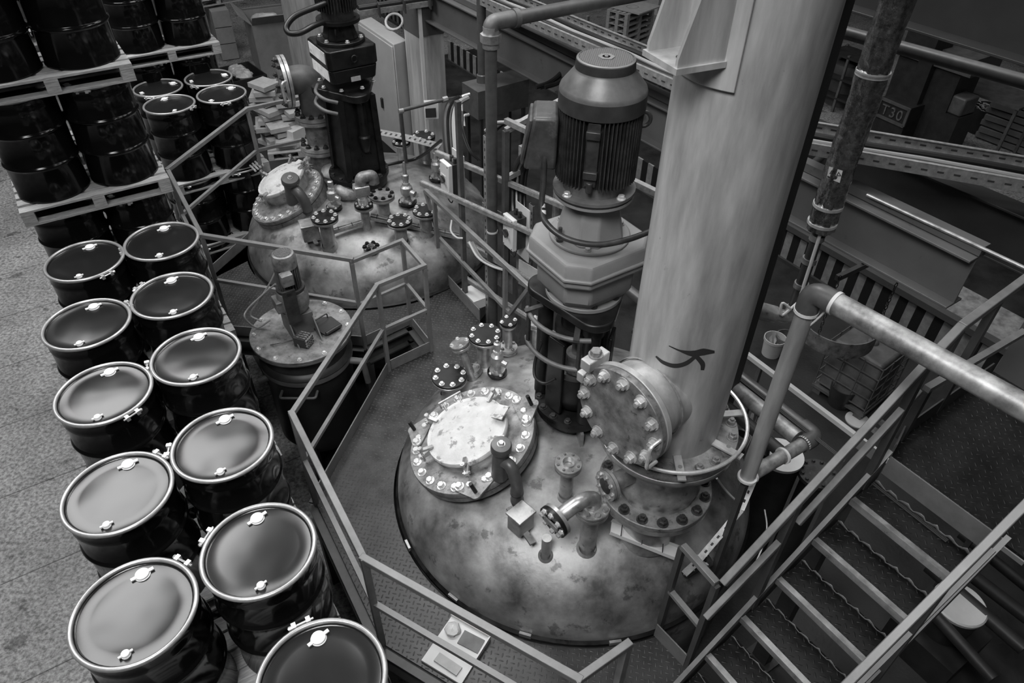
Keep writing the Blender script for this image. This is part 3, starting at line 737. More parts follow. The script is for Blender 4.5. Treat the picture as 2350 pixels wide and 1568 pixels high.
pa,pb=on_dome(TC2,TR2,762,535,.08),on_dome(TC2,TR2,838,512,.08)
trunk('short slotted cable channel on the farther dome between two nozzles',pa,pb,.07)
pa,pb=on_dome(TC2,TR2,850,500,.1),on_dome(TC2,TR2,1052,545,.12)
trunk('long slotted cable channel curving across the right of the farther dome',pa,pb,.09)
#@@P4
# ================================================================== AGITATOR DRIVES
def oct_poly(r,cut=.3,ph=0,sx=1,sy=1):
    c=r*cut; pts=[(r,-r+c),(r,r-c),(r-c,r),(-r+c,r),(-r,r-c),(-r,-r+c),(-r+c,-r),(r-c,-r)]
    return [(x*sx*math.cos(ph)-y*sy*math.sin(ph),x*sx*math.sin(ph)+y*sy*math.cos(ph)) for x,y in pts]
Ax=Vector((.505,4.11,0)); OA=T(Ax)
def loft(mb,polys,M_=None):
    n=len(polys[0][0]); vs=[]; fs=[]
    for poly,z in polys: vs+=[(p[0],p[1],z) for p in poly]
    for k in range(len(polys)-1):
        for i in range(n): j=(i+1)%n; fs.append((k*n+i,k*n+j,(k+1)*n+j,(k+1)*n+i))
    fs.append(tuple(range(n-1,-1,-1))); fs.append(tuple((len(polys)-1)*n+i for i in range(n)))
    return mb.add(vs,fs,M_)
t=thing('agitator_drive','tall agitator with dark finned motor and grey gearbox on the nearer reactor','agitator',(Ax.x,Ax.y,1.95))
AG=t
# motor
mb=MB(); mb.lathe([(.252,4.655),(.257,4.66),(.257,4.755),(.25,4.775),(.18,4.86),(.172,4.875),(.168,4.925),(.16,4.93),(.155,4.93)],OA,72); cw=build(mb,'fan_cowl','cowl',t,smooth=35)
mb=MB(); mb.lathe([(.2585,4.652),(.2588,4.735),(.2578,4.745)],OA,72); build(mb,'cowl_band','band',cw)
mb=MB(); mb.lathe([(.1735,4.873),(.1695,4.92)],OA,72); build(mb,'cowl_collar','band',cw)
mb=MB(); mb.disc(.158,4.918,4.922,OA); build(mb,'fan_recess','ink',cw)
mb=MB()
for i in range(-13,14):
    x=i*.0115; L=math.sqrt(max(0,.152**2-x*x))
    for s_ in (1,-1):
        a=PI/4*s_; 
        mb.box((0,0,4.928),(2*L,.0035,.004),OA@RZ(a+A1)@T(Vector((0,x,0))))
build(mb,'fan_grille','grille',cw)
mb=MB(); mb.disc(.05,4.928,4.934,OA,6); mb.disc(.012,4.934,4.936,OA,10); build(mb,'grille_boss','grille',cw)
mb=MB(); mb.lathe([(0,4.21),(.205,4.21),(.205,4.69),(0,4.69)],OA,64); bd=build(mb,'motor_body','motor',t)
FIN=MB()
tcam=math.atan2(-Ax.y,-Ax.x); bx=tcam-.93   # terminal box to the left of the picture
for i in range(64):
    a=2*PI*i/64
    da=abs((a-(tcam-.12)+PI)%(2*PI)-PI)
    if da<.16: continue
    FIN.box((.226,0,4.445),(.05,.0055,.47),OA@RZ(a))
build(FIN,'cooling_fins','motor',t,kind=None)
mb=MB(); Mx=OA@RZ(tcam-.12)
mb.box((.222,0,4.44),(.04,.075,.40),Mx); mb.box((.24,0,4.57),(.045,.085,.05),Mx); mb.box((.24,0,4.32),(.045,.085,.05),Mx); mb.cyl(Mx@Vector((.235,0,4.20)),Mx@Vector((.235,0,4.27)),.022,seg=12); build(mb,'mounting_pads','motor',t,bev=.006)
# terminal box
M['termbox']=mat('scuffed_terminal_box',.06,.45,.2,var=.5,scale=8,dark=(9,.6,1.7))
Mb=OA@RZ(math.radians(178))@T(Vector((.03,0,-.02))); mb=MB()
loft(mb,[([(.22,-.12),(.42,-.12),(.42,.12),(.22,.12)],4.30),([(.22,-.14),(.37,-.14),(.37,.14),(.22,.14)],4.64)],Mb)
build(mb,'terminal_box','termbox',t,bev=.02)
mb=MB(); loft(mb,[([(.42,-.1),(.44,-.1),(.44,.1),(.42,.1)],4.33),([(.37,-.13),(.39,-.13),(.39,.13),(.37,.13)],4.62)],Mb); build(mb,'terminal_cover','termbox',t,bev=.006)
mb=MB(); q=OA@RZ(math.radians(-5))@Vector((.25,0,4.58)); mb.tube([q+Vector((.045*math.cos(k*PI/8),0,.045*math.sin(k*PI/8))) for k in range(16)],.012,8,closed=True); build(mb,'lifting_eye','motor',t)
mb=MB(); mb.disc(.262,4.115,4.135,OA,64); mb.disc(.2,4.13,4.22,OA,48); build(mb,'motor_flange','mid',t)
mb=MB(); mb.disc(.255,4.098,4.113,OA,64); build(mb,'flange_gasket','band',t)
mb=MB(); mb.disc(.258,4.08,4.097,OA,64); build(mb,'neck_flange','gearbox',t)
for k in range(4): bolt_at(t,OA@RZ(tcam-.75+k*PI/2)@T(Vector((.235,0,4.135))),.04,'bright')
ga=math.radians(33.5)
mb=MB(); loft(mb,[(oct_poly(.2,.45,ga+.1),3.79),(oct_poly(.145,.5,ga+.1),4.085)],OA); build(mb,'neck','gearbox',t,bev=.012)
mb=MB(); mb.disc(.27,3.765,3.79,OA,64); sh=build(mb,'top_cover','gearbox',t,bev=.008)
bolts(t,OA,.235,6,.034,'gearbox',z=3.79,ph=.4)
mb=MB(); p=OA@RZ(tcam-.9)@Vector((.24,0,3.79)); mb.cyl(p,p+UP*.1,.013,seg=12); mb.disc(.024,3.79,3.81,T(Vector((p.x,p.y,0))),12); build(mb,'lifting_stud','motor',t)
P_=lambda r,c=.36: oct_poly(r,c,ga,1.05,.98)
mb=MB(); loft(mb,[(P_(.315),3.575),(P_(.33),3.585),(P_(.33),3.74),(P_(.315),3.765)],OA); build(mb,'gearbox_upper','gearbox',t,bev=.012)
mb=MB(); loft(mb,[(P_(.345),3.635),(P_(.345),3.66)],OA); build(mb,'gearbox_seam','gearbox',t,bev=.008)
mb=MB(); loft(mb,[(P_(.23,.5),3.33),(P_(.285,.42),3.42),(P_(.29,.42),3.58)],OA); build(mb,'gearbox_lower','gearbox',t,bev=.015)
mb=MB(); p=OA@RZ(ga-PI+.28); mb.lathe([(0,0),(.02,0),(.02,.012),(0,.016)],frame(OA@RZ(tcam-.42)@Vector((.335,0,3.7)),RZ(tcam-.42).to_3x3()@Vector((1,0,0))),6); build(mb,'filler_plug','bright',t)
mb=MB(); mb.disc(.275,3.3,3.335,OA,64); build(mb,'output_flange','gearbox',t,bev=.006); bolts(t,OA,.245,8,.036,'motor',z=3.335,ph=.2)
# rounded black mounting plate and lantern
mb=MB(); pts=[]
for k in range(3):
    ca=tcam+.35+k*2*PI/3
    for j in range(-5,6):
        q=ca+j*.11; pts.append((.27*math.cos(ca)+.14*math.cos(ca+j*.2),.27*math.sin(ca)+.14*math.sin(ca+j*.2)))
mb.prism(pts,3.235,3.3,OA); build(mb,'mounting_plate','black',t,bev=.01)
mb=MB(); mb.disc(.15,3.0,3.24,OA,40); mb.disc(.19,2.95,3.02,OA,40); build(mb,'bearing_housing','black',t)
for k in range(3):
    ca=tcam+.35+k*2*PI/3; mb=MB(); c=OA@RZ(ca)@Vector((.27,0,0)); mb.cyl((c.x,c.y,2.25),(c.x,c.y,3.25),.06,seg=24); mb.disc(.075,3.12,3.24,T(Vector((c.x,c.y,0))),24); build(mb,'stand_leg','black',t)
for k in range(3):
    ca=tcam+.35+PI/3+k*2*PI/3; mb=MB(); mb.box((.24,0,2.62),(.03,.16,.7),OA@RZ(ca)); build(mb,'stand_web','black',t,bev=.008)
mb=MB(); mb.lathe([(.12,2.22),(.2,2.28),(.24,2.4),(.235,2.62),(.2,2.64),(.2,2.5),(.13,2.4)],OA,48); build(mb,'lantern_bowl','black',t)
mb=MB(); mb.cyl(OA@Vector((0,0,2.1)),OA@Vector((0,0,3.05)),.05,seg=24); mb.disc(.09,2.55,2.72,OA); mb.disc(.1,2.42,2.5,OA,8); build(mb,'shaft','plate',t)
mb=MB(); mb.disc(.315,2.2,2.235,OA,64); mb.disc(.3,2.14,2.192,OA,64); build(mb,'base_flange','black',t); bolts(t,OA,.28,14,.042,'motor',z=2.235)
mb=MB(); mb.disc(.2,1.95,2.15,OA,48); build(mb,'base_neck','black',t)
for k in range(4):
    mb=MB(); mb.box((.25,0,2.04),(.16,.025,.2),OA@RZ(tcam+.3+k*PI/2)); build(mb,'base_gusset','plate',t)
# pipe guards in front of the stand
def arc_pts(r,a0,a1,z,n=14): return [OA@Vector((r*math.cos(a0+(a1-a0)*i/n),r*math.sin(a0+(a1-a0)*i/n),z)) for i in range(n+1)]
g=thing('pipe_guard','pair of curved black pipe rails around the stand of the nearer agitator','guard',(Ax.x,Ax.y,2.235))
for z in (3.17,2.9):
    mb=MB(); mb.tube(arc_pts(.4,tcam-1.35,tcam+.2,z),.018,12); build(mb,'curved_rail','mid',g)
mb=MB(); mb.bar(OA@RZ(tcam+.02)@Vector((.4,0,2.9)),OA@RZ(tcam+.02)@Vector((.4,0,3.17)),.02,.03); build(mb,'upright','motor',g)
for a_ in (-1.2,-.05):
    mb=MB(); mb.bar(OA@RZ(tcam+a_)@Vector((.3,0,3.22)),OA@RZ(tcam+a_)@Vector((.43,0,3.19)),.04,.012); build(mb,'bracket','motor',g)
mb=MB(); mb.bar(OA@RZ(tcam-1.2)@Vector((.4,0,2.86)),OA@RZ(tcam-1.2)@Vector((.4,0,3.2)),.02,.03); build(mb,'upright','motor',g)
# motor cable
wA=lambda z,x=0: Ax.y*_cp+(CAM.z-z)*_sp
mb=MB(); cb=[aw(1250,352,4.32),aw(1247,420,4.4),aw(1243,480,4.45),aw(1256,515,4.42),aw(1300,548,4.4),aw(1370,562,4.4),aw(1440,550,4.45),aw(1500,528,4.55)]
mb.tube(smoothpath(cb,6),.019,12); hc=build(mb,'motor_cable','motor',loc=cb[0],label='thick grey cable looping under the neck of the nearer motor towards the column',cat='cable')
mb=MB()
for i,(x,y) in enumerate(((1244,473),(1246,488))):
    d=Vector((0,0,1)); c=aw(x,y,4.45); mb.cyl(c-CU*.012,c+CU*.012,.0205,seg=12)
build(mb,'white_tape','cablew',hc)
# small hose to the lantern
mb=MB(); cb=[aw(1243,785,5.3),aw(1228,830,5.35),aw(1228,865,5.35),aw(1250,880,5.3),aw(1275,870,5.25)]; mb.tube(smoothpath(cb,5),.012,8); build(mb,'seal_hose','rubber',t)

# ---- farther agitator
Bx=Vector((-1.9,8.0,0)); OB=T(Bx); tb=math.atan2(-Bx.y,-Bx.x)
def zb(row,r=0):
    d=Bx.normalized(); p=Bx-d*r; return zrow(p.x,p.y,row)
t=thing('agitator_drive','black agitator drive of the farther reactor, blocky gearbox with a torn white label','agitator',(Bx.x,Bx.y,2.05))
za,zg0,zg1=zb(60,.2),zb(195,.3),zb(108,.3)
mb=MB(); mb.disc(.23,za,za+.035,OB,48); build(mb,'motor_flange','black',t)
mb=MB(); mb.disc(.17,za+.03,za+.9,OB,40); build(mb,'motor_body','motor',t)
mb=MB()
for i in range(44): mb.box((.19,0,za+.5),(.05,.007,.75),OB@RZ(2*PI*i/44))
build(mb,'cooling_fins','motor',t)
zt=zb(98,.2)
mb=MB(); loft(mb,[(oct_poly(.17,.4,.5),zt),(oct_poly(.13,.4,.5),za)],OB); build(mb,'neck','black',t,bev=.01)
mb=MB(); mb.disc(.26,zt-.04,zt,OB,48); build(mb,'top_cover','black',t,bev=.006); bolts(t,OB,.22,6,.035,'bright',z=zt)
gb=math.radians(33.5)
gp=lambda r: oct_poly(r,.14,gb,.92,.98)
mb=MB(); loft(mb,[(gp(.30),zt-.24),(gp(.31),zt-.23),(gp(.31),zt-.05),(gp(.3),zt-.04)],OB); build(mb,'gearbox_upper','black',t,bev=.01)
mb=MB(); loft(mb,[(gp(.28),zg0+.02),(gp(.3),zt-.25)],OB); build(mb,'gearbox_lower','black',t,bev=.01)
fa=gb+PI  # left face
mb=MB(); Mx=OB@RZ(fa); h=zt-zg0
mb.box((.288,.0,zt-.12),(.004,.46,.12),Mx); lb=build(mb,'white_label','card',t,label='torn white label band')
M['torn']=mat('torn_white_label',.75,.75,0,var=.2,scale=9,dark=(10,.62,.25)); lb.data.materials[0]=M['torn']
mb=MB(); mb.box((.274,.0,(zt+zg0)/2-.1),(.006,.47,zt-zg0-.3),Mx); build(mb,'white_label','torn',t,label='large peeling white label')
Mf=OB@RZ(gb-PI/2); mb=MB(); mb.box((.295,0,zt-.36),(.006,.11,.05),Mf); build(mb,'name_plate','bright',t)
mb=MB(); mb.tube([Mf@Vector((.325,.03*math.cos(k*PI/6),zt-.14+.035*math.sin(k*PI/6))) for k in range(12)],.008,8,closed=True); build(mb,'lifting_eye','black',t)
zp=zb(236,.33)
mb=MB(); mb.disc(.26,zp+.08,zp+.12,OB,48); build(mb,'output_flange','black',t); 
mb=MB(); pts=[]
for k in range(3):
    ca=tb+.35+k*2*PI/3
    for j in range(-5,6): pts.append((.27*math.cos(ca)+.13*math.cos(ca+j*.2),.27*math.sin(ca)+.13*math.sin(ca+j*.2)))
mb.prism(pts,zp,zp+.08,OB); build(mb,'mounting_plate','black',t,bev=.01); bolts(t,OB,.3,8,.035,'bright',z=zp+.12)
mb=MB(); loft(mb,[(gp(.24),2.25),(gp(.2),zp)],OB); build(mb,'stand_body','black',t,bev=.01)
for k in range(4):
    ca=gb+PI/4+k*PI/2; mb=MB(); mb.bar(OB@RZ(ca)@Vector((.3,0,2.2)),OB@RZ(ca)@Vector((.27,0,zp)),.07,.09); build(mb,'stand_leg','black',t)
c=OB@RZ(gb-PI/2+.1)@Vector((.26,0,0)); mb=MB(); mb.lathe([(.0,2.5),(.05,2.55),(.07,2.65),(.07,2.72),(.055,2.74),(.055,zp)],T(Vector((c.x,c.y,0))),24); build(mb,'stand_boss','black',t)
mb=MB(); mb.disc(.36,2.16,2.2,OB,56); mb.disc(.33,2.05,2.15,OB,56); build(mb,'base_flange','black',t); bolts(t,OB,.325,12,.045,'motor',z=2.2)
mb=MB(); wB=(Bx+UP*3.1-CAM).dot(FWD)
for dz in (0,26):
    cb=[aw(729,195+dz,wB-.3),aw(725,212+dz,wB-.42),aw(745,228+dz,wB-.45),aw(775,236+dz,wB-.4)]; mb.tube(smoothpath(cb,5),.02,10)
build(mb,'pipe_guard','mid',t)
wq=(Bx+UP*4.1-CAM).dot(FWD)
mb=MB(); cb=[aw(775,-5,wq-.1),aw(735,12,wq-.2),aw(680,35,wq-.25),aw(658,60,wq-.25),aw(664,76,wq-.25),aw(690,75,wq-.25),aw(718,60,wq-.2),aw(742,50,wq-.1)]
mb.tube(smoothpath(cb,7),.03,12); build(mb,'motor_cable','rubber',loc=cb[0],label='thick black cable looping out left of the farther agitator motor',cat='cable')
mb=MB(); cb=[on_dome(TC2,TR2,x,y,h) for x,y,h in ((790,372,.5),(760,382,.4),(758,396,.2),(780,402,.12),(840,388,.3),(905,375,.4),(960,362,.5))]+[aw(1012,323,8.4)]
mb.tube(smoothpath(cb,7),.02,10); build(mb,'power_cable','rubber',loc=cb[0],label='black cable lying across the farther dome towards the first switch box',cat='cable')

# ================================================================== LARGE COLUMN
Cx=Vector((1.01,3.166,0)); OC=T(Cx); tc_=math.atan2(-Cx.y,-Cx.x)
t=thing('process_column','large brushed steel vapour column rising from the nearer reactor','column',(Cx.x,Cx.y,1.85))
mb=MB(); mb.lathe([(.312,2.9),(.312,9.4)],OC,96); build(mb,'column_shell','column',t)
mb=MB(); mb.lathe([(.31,2.97),(.335,2.96),(.437,2.96),(.442,2.95),(.442,2.915),(.437,2.91),(.0,2.91)],OC,80); build(mb,'upper_flange','plate',t); bolts(t,OC,.40,20,.05,'plate',z=2.96,nut=True)
mb=MB(); mb.lathe([(0,2.902),(.439,2.902),(.442,2.9),(.442,2.86),(.437,2.855),(.33,2.85),(.3,2.78),(.25,2.6),(.25,2.55),(.29,2.5),(.3,2.45),(.28,2.36),(.26,2.36)],OC,80); build(mb,'reducer','stain2',t,smooth=50)
mb=MB(); mb.lathe([(.2,2.36),(.385,2.36),(.39,2.355),(.39,2.32),(.2,2.32)],OC,80); build(mb,'lower_flange','plate',t); bolts(t,OC,.345,16,.055,'motor',z=2.36,nut=True)
mb=MB(); mb.disc(.388,2.27,2.312,OC,80); build(mb,'nozzle_flange','stain2',t)
mb=MB(); mb.disc(.225,1.78,2.28,OC,64); build(mb,'nozzle_neck','stain2',t)
mb=MB(); n=40; mb.tube([OC@Vector((.475*math.cos(tc_-1.1+i*3.6/n),.475*math.sin(tc_-1.1+i*3.6/n),3.04)) for i in range(n+1)],.012,8); build(mb,'ring_rail','bright',t)
for a_ in (.3,1.2,2.0): mb=MB(); mb.box((.4,0,3.0),(.2,.05,.012),OC@RZ(tc_+a_)); build(mb,'rail_bracket','column',t)
# side manway with blind flange
na=math.radians(222); nd=Vector((math.cos(na),math.sin(na),0)); zc=zrow(Cx.x+nd.x*.45,Cx.y+nd.y*.45,940)
Fm=frame(Vector((Cx.x,Cx.y,zc)),nd,UP)
mb=MB(); mb.cyl(Fm@Vector((0,0,.1)),Fm@Vector((0,0,.46)),.245,seg=64); build(mb,'side_neck','column',t)
mb=MB(); mb.lathe([(.25,.29),(.262,.30),(.258,.31)],Fm,64); build(mb,'weld_seam','plate',t)
mb=MB(); mb.disc(.31,.455,.492,Fm,72,b=.004); build(mb,'side_flange','column',t)
mb=MB(); mb.disc(.31,.5,.54,Fm,72,b=.004); bc=build(mb,'blind_cover','plate',t); bolts(t,Fm,.262,12,.056,'column',z=.54,nut=True)
mb=MB(); mb.tube(fillet([Fm@Vector(q) for q in ((.05,-.29,.53),(.05,-.29,.62),(-.13,-.29,.62),(-.13,-.29,.53))],.03),.011,8); build(mb,'grab_handle','bright',t)
mb=MB(); mb.box((.24,.25,.5),(.07,.07,.17),Fm); mb.box((.1,.3,.5),(.07,.05,.12),Fm); build(mb,'hinge_block','column',t,bev=.006)
bolt_at(t,frame(Fm@Vector((.276,.25,.5)),UP),.06,'plate')
# small sight glass nozzle below
p=OC@RZ(tc_-.75)@Vector((.27,0,2.58)); dr=RZ(tc_-.75).to_3x3()@Vector((1,0,0)); Fs=frame(p,dr)
mb=MB(); mb.cyl(Fs@Vector((0,0,-.05)),Fs@Vector((0,0,.16)),.06,seg=28); mb.disc(.105,.13,.15,Fs,40); mb.disc(.105,.155,.175,Fs,40); build(mb,'sight_nozzle','stain2',t); bolts(t,Fs,.082,8,.024,'stain2',z=.175)
mb=MB(); mb.disc(.055,.176,.18,Fs,32); build(mb,'sight_glass','black',t)
# support bracket with two gussets
bz=5.34; ba=math.radians(180+12); bd=Vector((math.cos(ba),math.sin(ba),0)); Mq=OC@RZ(ba)
q0=at(1475,113,bz); q1=at(1553,160,bz)
d1_=(q1-q0).normalized(); nrm=Vector((d1_.y,-d1_.x,0)); 
if nrm.dot(q0-Cx)<0: nrm=-nrm
Mq=frame(Vector((Cx.x,Cx.y,0)),UP,nrm)   # x axis = outwards
loc=lambda p:(Mq.inverted()@p)
l0,l1=loc(q0),loc(q1); xo=(l0.x+l1.x)/2; y0,y1=sorted((l0.y,l1.y)); ym=(y0+y1)/2
mb=MB(); mb.box(((xo+.28)/2,ym,bz-.012),(xo-.28,y1-y0,.024),Mq); build(mb,'bracket_plate','column',t)
for y in (y0+.02,y1-.02):
    mb=MB(); 
    Mg=Mq@T(Vector((0,y,bz)))@Matrix.Rotation(PI/2,4,'X')
    mb.prism([(.28,0),(xo-.01,0),(xo-.01,.03),(.30,.75),(.28,.75)],-.008,.008,Mg); build(mb,'gusset','column',t)
mb=MB(); pts=[]
hw=(y1-y0)/2+.1
vs=[];n=16
for i in range(n+1):
    a_=-math.asin(min(.98,hw/.33))+2*math.asin(min(.98,hw/.33))*i/n
    for rr,zz in ((.314,bz-.12),(.33,bz-.12),(.33,bz+1.2),(.314,bz+1.2)): vs.append((rr*math.cos(a_),rr*math.sin(a_)+ym*.0,zz))
fs=[(i*4+k,(i+1)*4+k,(i+1)*4+(k+1)%4,i*4+(k+1)%4) for i in range(n) for k in range(4)]+[(0,1,2,3),(n*4+3,n*4+2,n*4+1,n*4)]
mb.add(vs,fs,Mq); build(mb,'saddle_pad','column',t,bev=.004)
mb=MB(); mb.disc(.03,bz+.001,bz+.002,Mq@T(Vector((xo-.1,ym+.02,0))),20); build(mb,'bolt_hole','ink',t)
# painted brush mark on the shell
def on_shell(px,py,r=.3128):
    d=ray(px,py); o=CAM-Cx; a=d.x**2+d.y**2; b=2*(o.x*d.x+o.y*d.y); c=o.x**2+o.y**2-r*r; D=b*b-4*a*c
    if D<0: D=0
    return CAM+d*((-b-math.sqrt(D))/(2*a))
def stroke(mb,pts,ws):
    pts=[Vector((p[0],p[1],0)) for p in pts]; P=smoothpath(pts,6); n=len(P); vs=[];fs=[]
    for i,p in enumerate(P):
        tt=(P[min(i+1,n-1)]-P[max(i-1,0)]).normalized(); s_=Vector((-tt.y,tt.x,0)); f=i/(n-1)*(len(ws)-1); k=min(int(f),len(ws)-2); ww=ws[k]+(ws[k+1]-ws[k])*(f-k)
        vs.append(on_shell(*(p+s_*ww)[:2])); vs.append(on_shell(*(p-s_*ww)[:2]))
    for i in range(n-1): fs.append((2*i,2*i+1,2*i+3,2*i+2))
    mb.add(vs,fs)
mb=MB(); stroke(mb,[(1505,818),(1522,832),(1548,840),(1575,834),(1600,815)],[2,4,5,5,4]); stroke(mb,[(1535,794),(1560,805),(1590,812),(1615,808),(1640,808)],[1,2,7,8,3]); stroke(mb,[(1598,818),(1612,835),(1612,850)],[5,6,4]); build(mb,'brush_mark','paint',t,label='black brushed paint mark')

# rectangular column behind
Rc=Vector((1.47,3.72,0)); t=thing('steel_stanchion','dark square stanchion hidden behind the large brushed column','stanchion',Rc)
az=math.atan2(1,1)
e=on=None
pr_=ray(1836,430); azr=math.atan2(pr_.x,pr_.y); 
D=4.15; cz=azr-.043; Rc2=Vector((D*math.sin(cz),D*math.cos(cz),0))
mb=MB(); mb.box((Rc2.x,Rc2.y,2.8),(.24,.26,5.6),rz=A1); build(mb,'shaft','beamD',t)
mb=MB(); mb.box((Rc2.x,Rc2.y,5.62),(.4,.42,.04),rz=A1); build(mb,'cap_plate','beam',t)
#@@P5
# ================================================================== SMALL MIXING VESSEL IN THE OPENING
Vx=at(691,757,1.85); Vx.z=0; OV=T(Vx); r=.455
t=thing('mixing_vessel','small lidded mixing vessel with stirrer motor between platform and drums','mixing vessel',Vx)
mb=MB(); mb.lathe([(r*.9,1.80),(r*.9,1.62),(r*.97,1.6),(r*1.0,1.57),(r*.97,1.54),(r*.93,1.5),(r*.93,.6),(r*.7,.42),(r*.2,.34),(0,.34)],OV,64); build(mb,'vessel_body','gdark',t)
mb=MB(); mb.lathe([(r*.93,1.56),(r*.985,1.56),(r*.99,1.53),(r*.985,1.5),(r*.93,1.5)],OV,64); build(mb,'body_ring','mid',t)
mb=MB(); mb.disc(r*1.06,1.79,1.815,OV,72,b=.004); build(mb,'lower_flange','mid',t)
mb=MB(); mb.disc(r*1.07,1.82,1.85,OV,72,b=.004); ld=build(mb,'lid','plate',t); bolts(t,OV,r*.98,12,.03,'bright',z=1.85,ph=.2)
for k in range(3):
    a_=.5+k*2.1; mb=MB(); mb.box((r*.85,0,.35),(.07,.07,.7),OV@RZ(a_)); build(mb,'leg','gdark',t)
a_=math.atan2(-Vx.y,-Vx.x)
for s_ in (-.35,1.1):
    Mh=OV@RZ(a_+s_); mb=MB(); mb.tube(fillet([Mh@Vector(q) for q in ((r*.9,-.17,1.42),(r*1.12,-.17,1.42),(r*1.12,.17,1.42),(r*.9,.17,1.42))],.03),.013,8); build(mb,'side_handle','mid',t) if s_<0 else None
    if s_>0: mb=MB(); mb.cyl(Mh@Vector((r*.85,0,1.5)),Mh@Vector((r*1.25,0,1.5)),.035,seg=16); mb.cyl(Mh@Vector((r*1.25,0,1.5)),Mh@Vector((r*1.3,0,1.22)),.03,seg=16); build(mb,'side_pipe','mid',t)
mb=MB(); Mh=OV@RZ(a_-1.3); mb.cyl(Mh@Vector((r*.85,0,1.45)),Mh@Vector((r*1.15,0,1.43)),.035,seg=16); build(mb,'side_pipe','mid',t)
# hatch
hp=at(748,748,1.87); Mh=T(hp)@RZ(A1+.3); mb=MB(); mb.prism([(x*.115,y*.115) for x,y in ((-1,-.9),(.5,-1),(1,-.4),(1,.5),(.4,1),(-1,.9))],0,.02,Mh); h=build(mb,'hatch','gdark',t)
mb=MB(); mb.tube(fillet([Mh@Vector(q) for q in ((.07,-.08,.01),(.07,-.08,.07),(.07,.07,.07),(.07,.07,.01))],.02),.007,8); build(mb,'hatch_handle','motor',h)
mb=MB(); mb.cyl(Mh@Vector((-.12,-.09,.02)),Mh@Vector((-.12,.09,.02)),.018,seg=12); build(mb,'hatch_hinge','gdark',h)
# motor stand and stirrer motor
mp=at(688,752,1.85); Mm=T(Vector((mp.x,mp.y,0)))@RZ(A1)@T(Vector((0,0,1.85)))@Matrix.Scale(1.2,4)@T(Vector((0,0,-1.85)))
mb=MB(); mb.box((0,.0,1.95),(.22,.2,.2),Mm); build(mb,'motor_stand','mid',t,bev=.004)
mb=MB(); mb.prism([(-.11,0),(-.26,0),(-.11,.16)],-.1,-.09,Mm@T(Vector((0,0,1.85)))@Matrix.Rotation(PI/2,4,'X')); mb.prism([(-.11,0),(-.26,0),(-.11,.16)],.09,.1,Mm@T(Vector((0,0,1.85)))@Matrix.Rotation(PI/2,4,'X')); build(mb,'stand_gusset','mid',t)
mb=MB(); mb.lathe([(0,2.05),(.1,2.05),(.12,2.1),(.125,2.18),(.11,2.24),(.08,2.26),(0,2.26)],Mm,36); mb.box((0,.1,2.14),(.13,.1,.1),Mm); build(mb,'gear_housing','plate',t,bev=.006)
mb=MB(); mb.disc(.11,2.25,2.27,Mm,36); mb.disc(.07,2.26,2.46,Mm,36); mo=build(mb,'stirrer_motor','motor',t)
mb=MB()
for k in range(26): mb.box((.08,0,2.37),(.022,.004,.18),Mm@RZ(k*2*PI/26))
build(mb,'cooling_fins','mid',mo)
mb=MB(); mb.lathe([(.092,2.46),(.092,2.54),(.08,2.57),(.066,2.575),(.066,2.57),(0,2.57)],Mm,36); cw=build(mb,'fan_cowl','plate',mo)
mb=MB()
for i in range(-5,6):
    x=i*.011; L=math.sqrt(.062**2-x*x)
    for s_ in (0,PI/2): mb.box((0,0,2.577),(2*L,.003,.003),Mm@RZ(s_+.4)@T(Vector((0,x,0))))
build(mb,'fan_grille','grille',mo)
mb=MB(); mb.box((-.12,.04,2.42),(.07,.09,.1),Mm); build(mb,'terminal_box','plate',mo,bev=.008)
mb=MB(); mb.box((-.17,.06,2.2),(.02,.1,.3),Mm); mb.box((-.15,.06,2.32),(.06,.04,.03),Mm); build(mb,'side_bracket','motor',t)
vw=(Vx+UP*1.9-CAM).dot(FWD)
mb=MB(); cb=[aw(632,652,vw-.35),aw(608,672,vw-.2),aw(570,708,vw-.1),aw(562,730,vw-.1),aw(590,752,vw+.02),aw(620,735,vw-.02)]; mb.tube(smoothpath(cb,6),.009,8)
cb=[aw(640,600,vw-.45),aw(625,640,vw-.3),aw(595,690,vw-.1),aw(575,722,vw),aw(600,738,vw)]; mb.tube(smoothpath(cb,6),.009,8); build(mb,'air_hose','cable',t,label='pale thin hose')
# small pierced block lying on the lid
bp_=at(697,790,1.85); t=thing('pierced_block','small box of stacked ribbed pieces lying on the lid of the mixing vessel','block',bp_); Mk=T(bp_)@RZ(A1-.9)
mb=MB(); mb.box((0,0,.055),(.115,.125,.1),Mk); build(mb,'block_core','ink',t)
mb=MB()
for i in range(4):
    for k in range(3):
        mb.lathe([(.009,0),(.015,0),(.015,.02),(.009,.02)],Mk@T(Vector((-.042+.028*i,-.064,.028+.03*k)))@Matrix.Rotation(PI/2,4,'X'),10)
        mb.box((-.042+.028*i,-.05+.034*k,.112),(.014,.028,.012),Mk)
for i in range(4): mb.box((-.042+.028*i,.06,.05),(.02,.008,.09),Mk)
build(mb,'ribbed_pieces','plate',t)
mb=MB(); mb.tube(smoothpath([at(620,792,1.86),at(650,786,1.87),at(690,775,1.87)],5),.005,6); build(mb,'thin_wire','rubber',loc=at(620,792,1.86),label='thin dark wire lying across the lid of the mixing vessel',cat='wire')

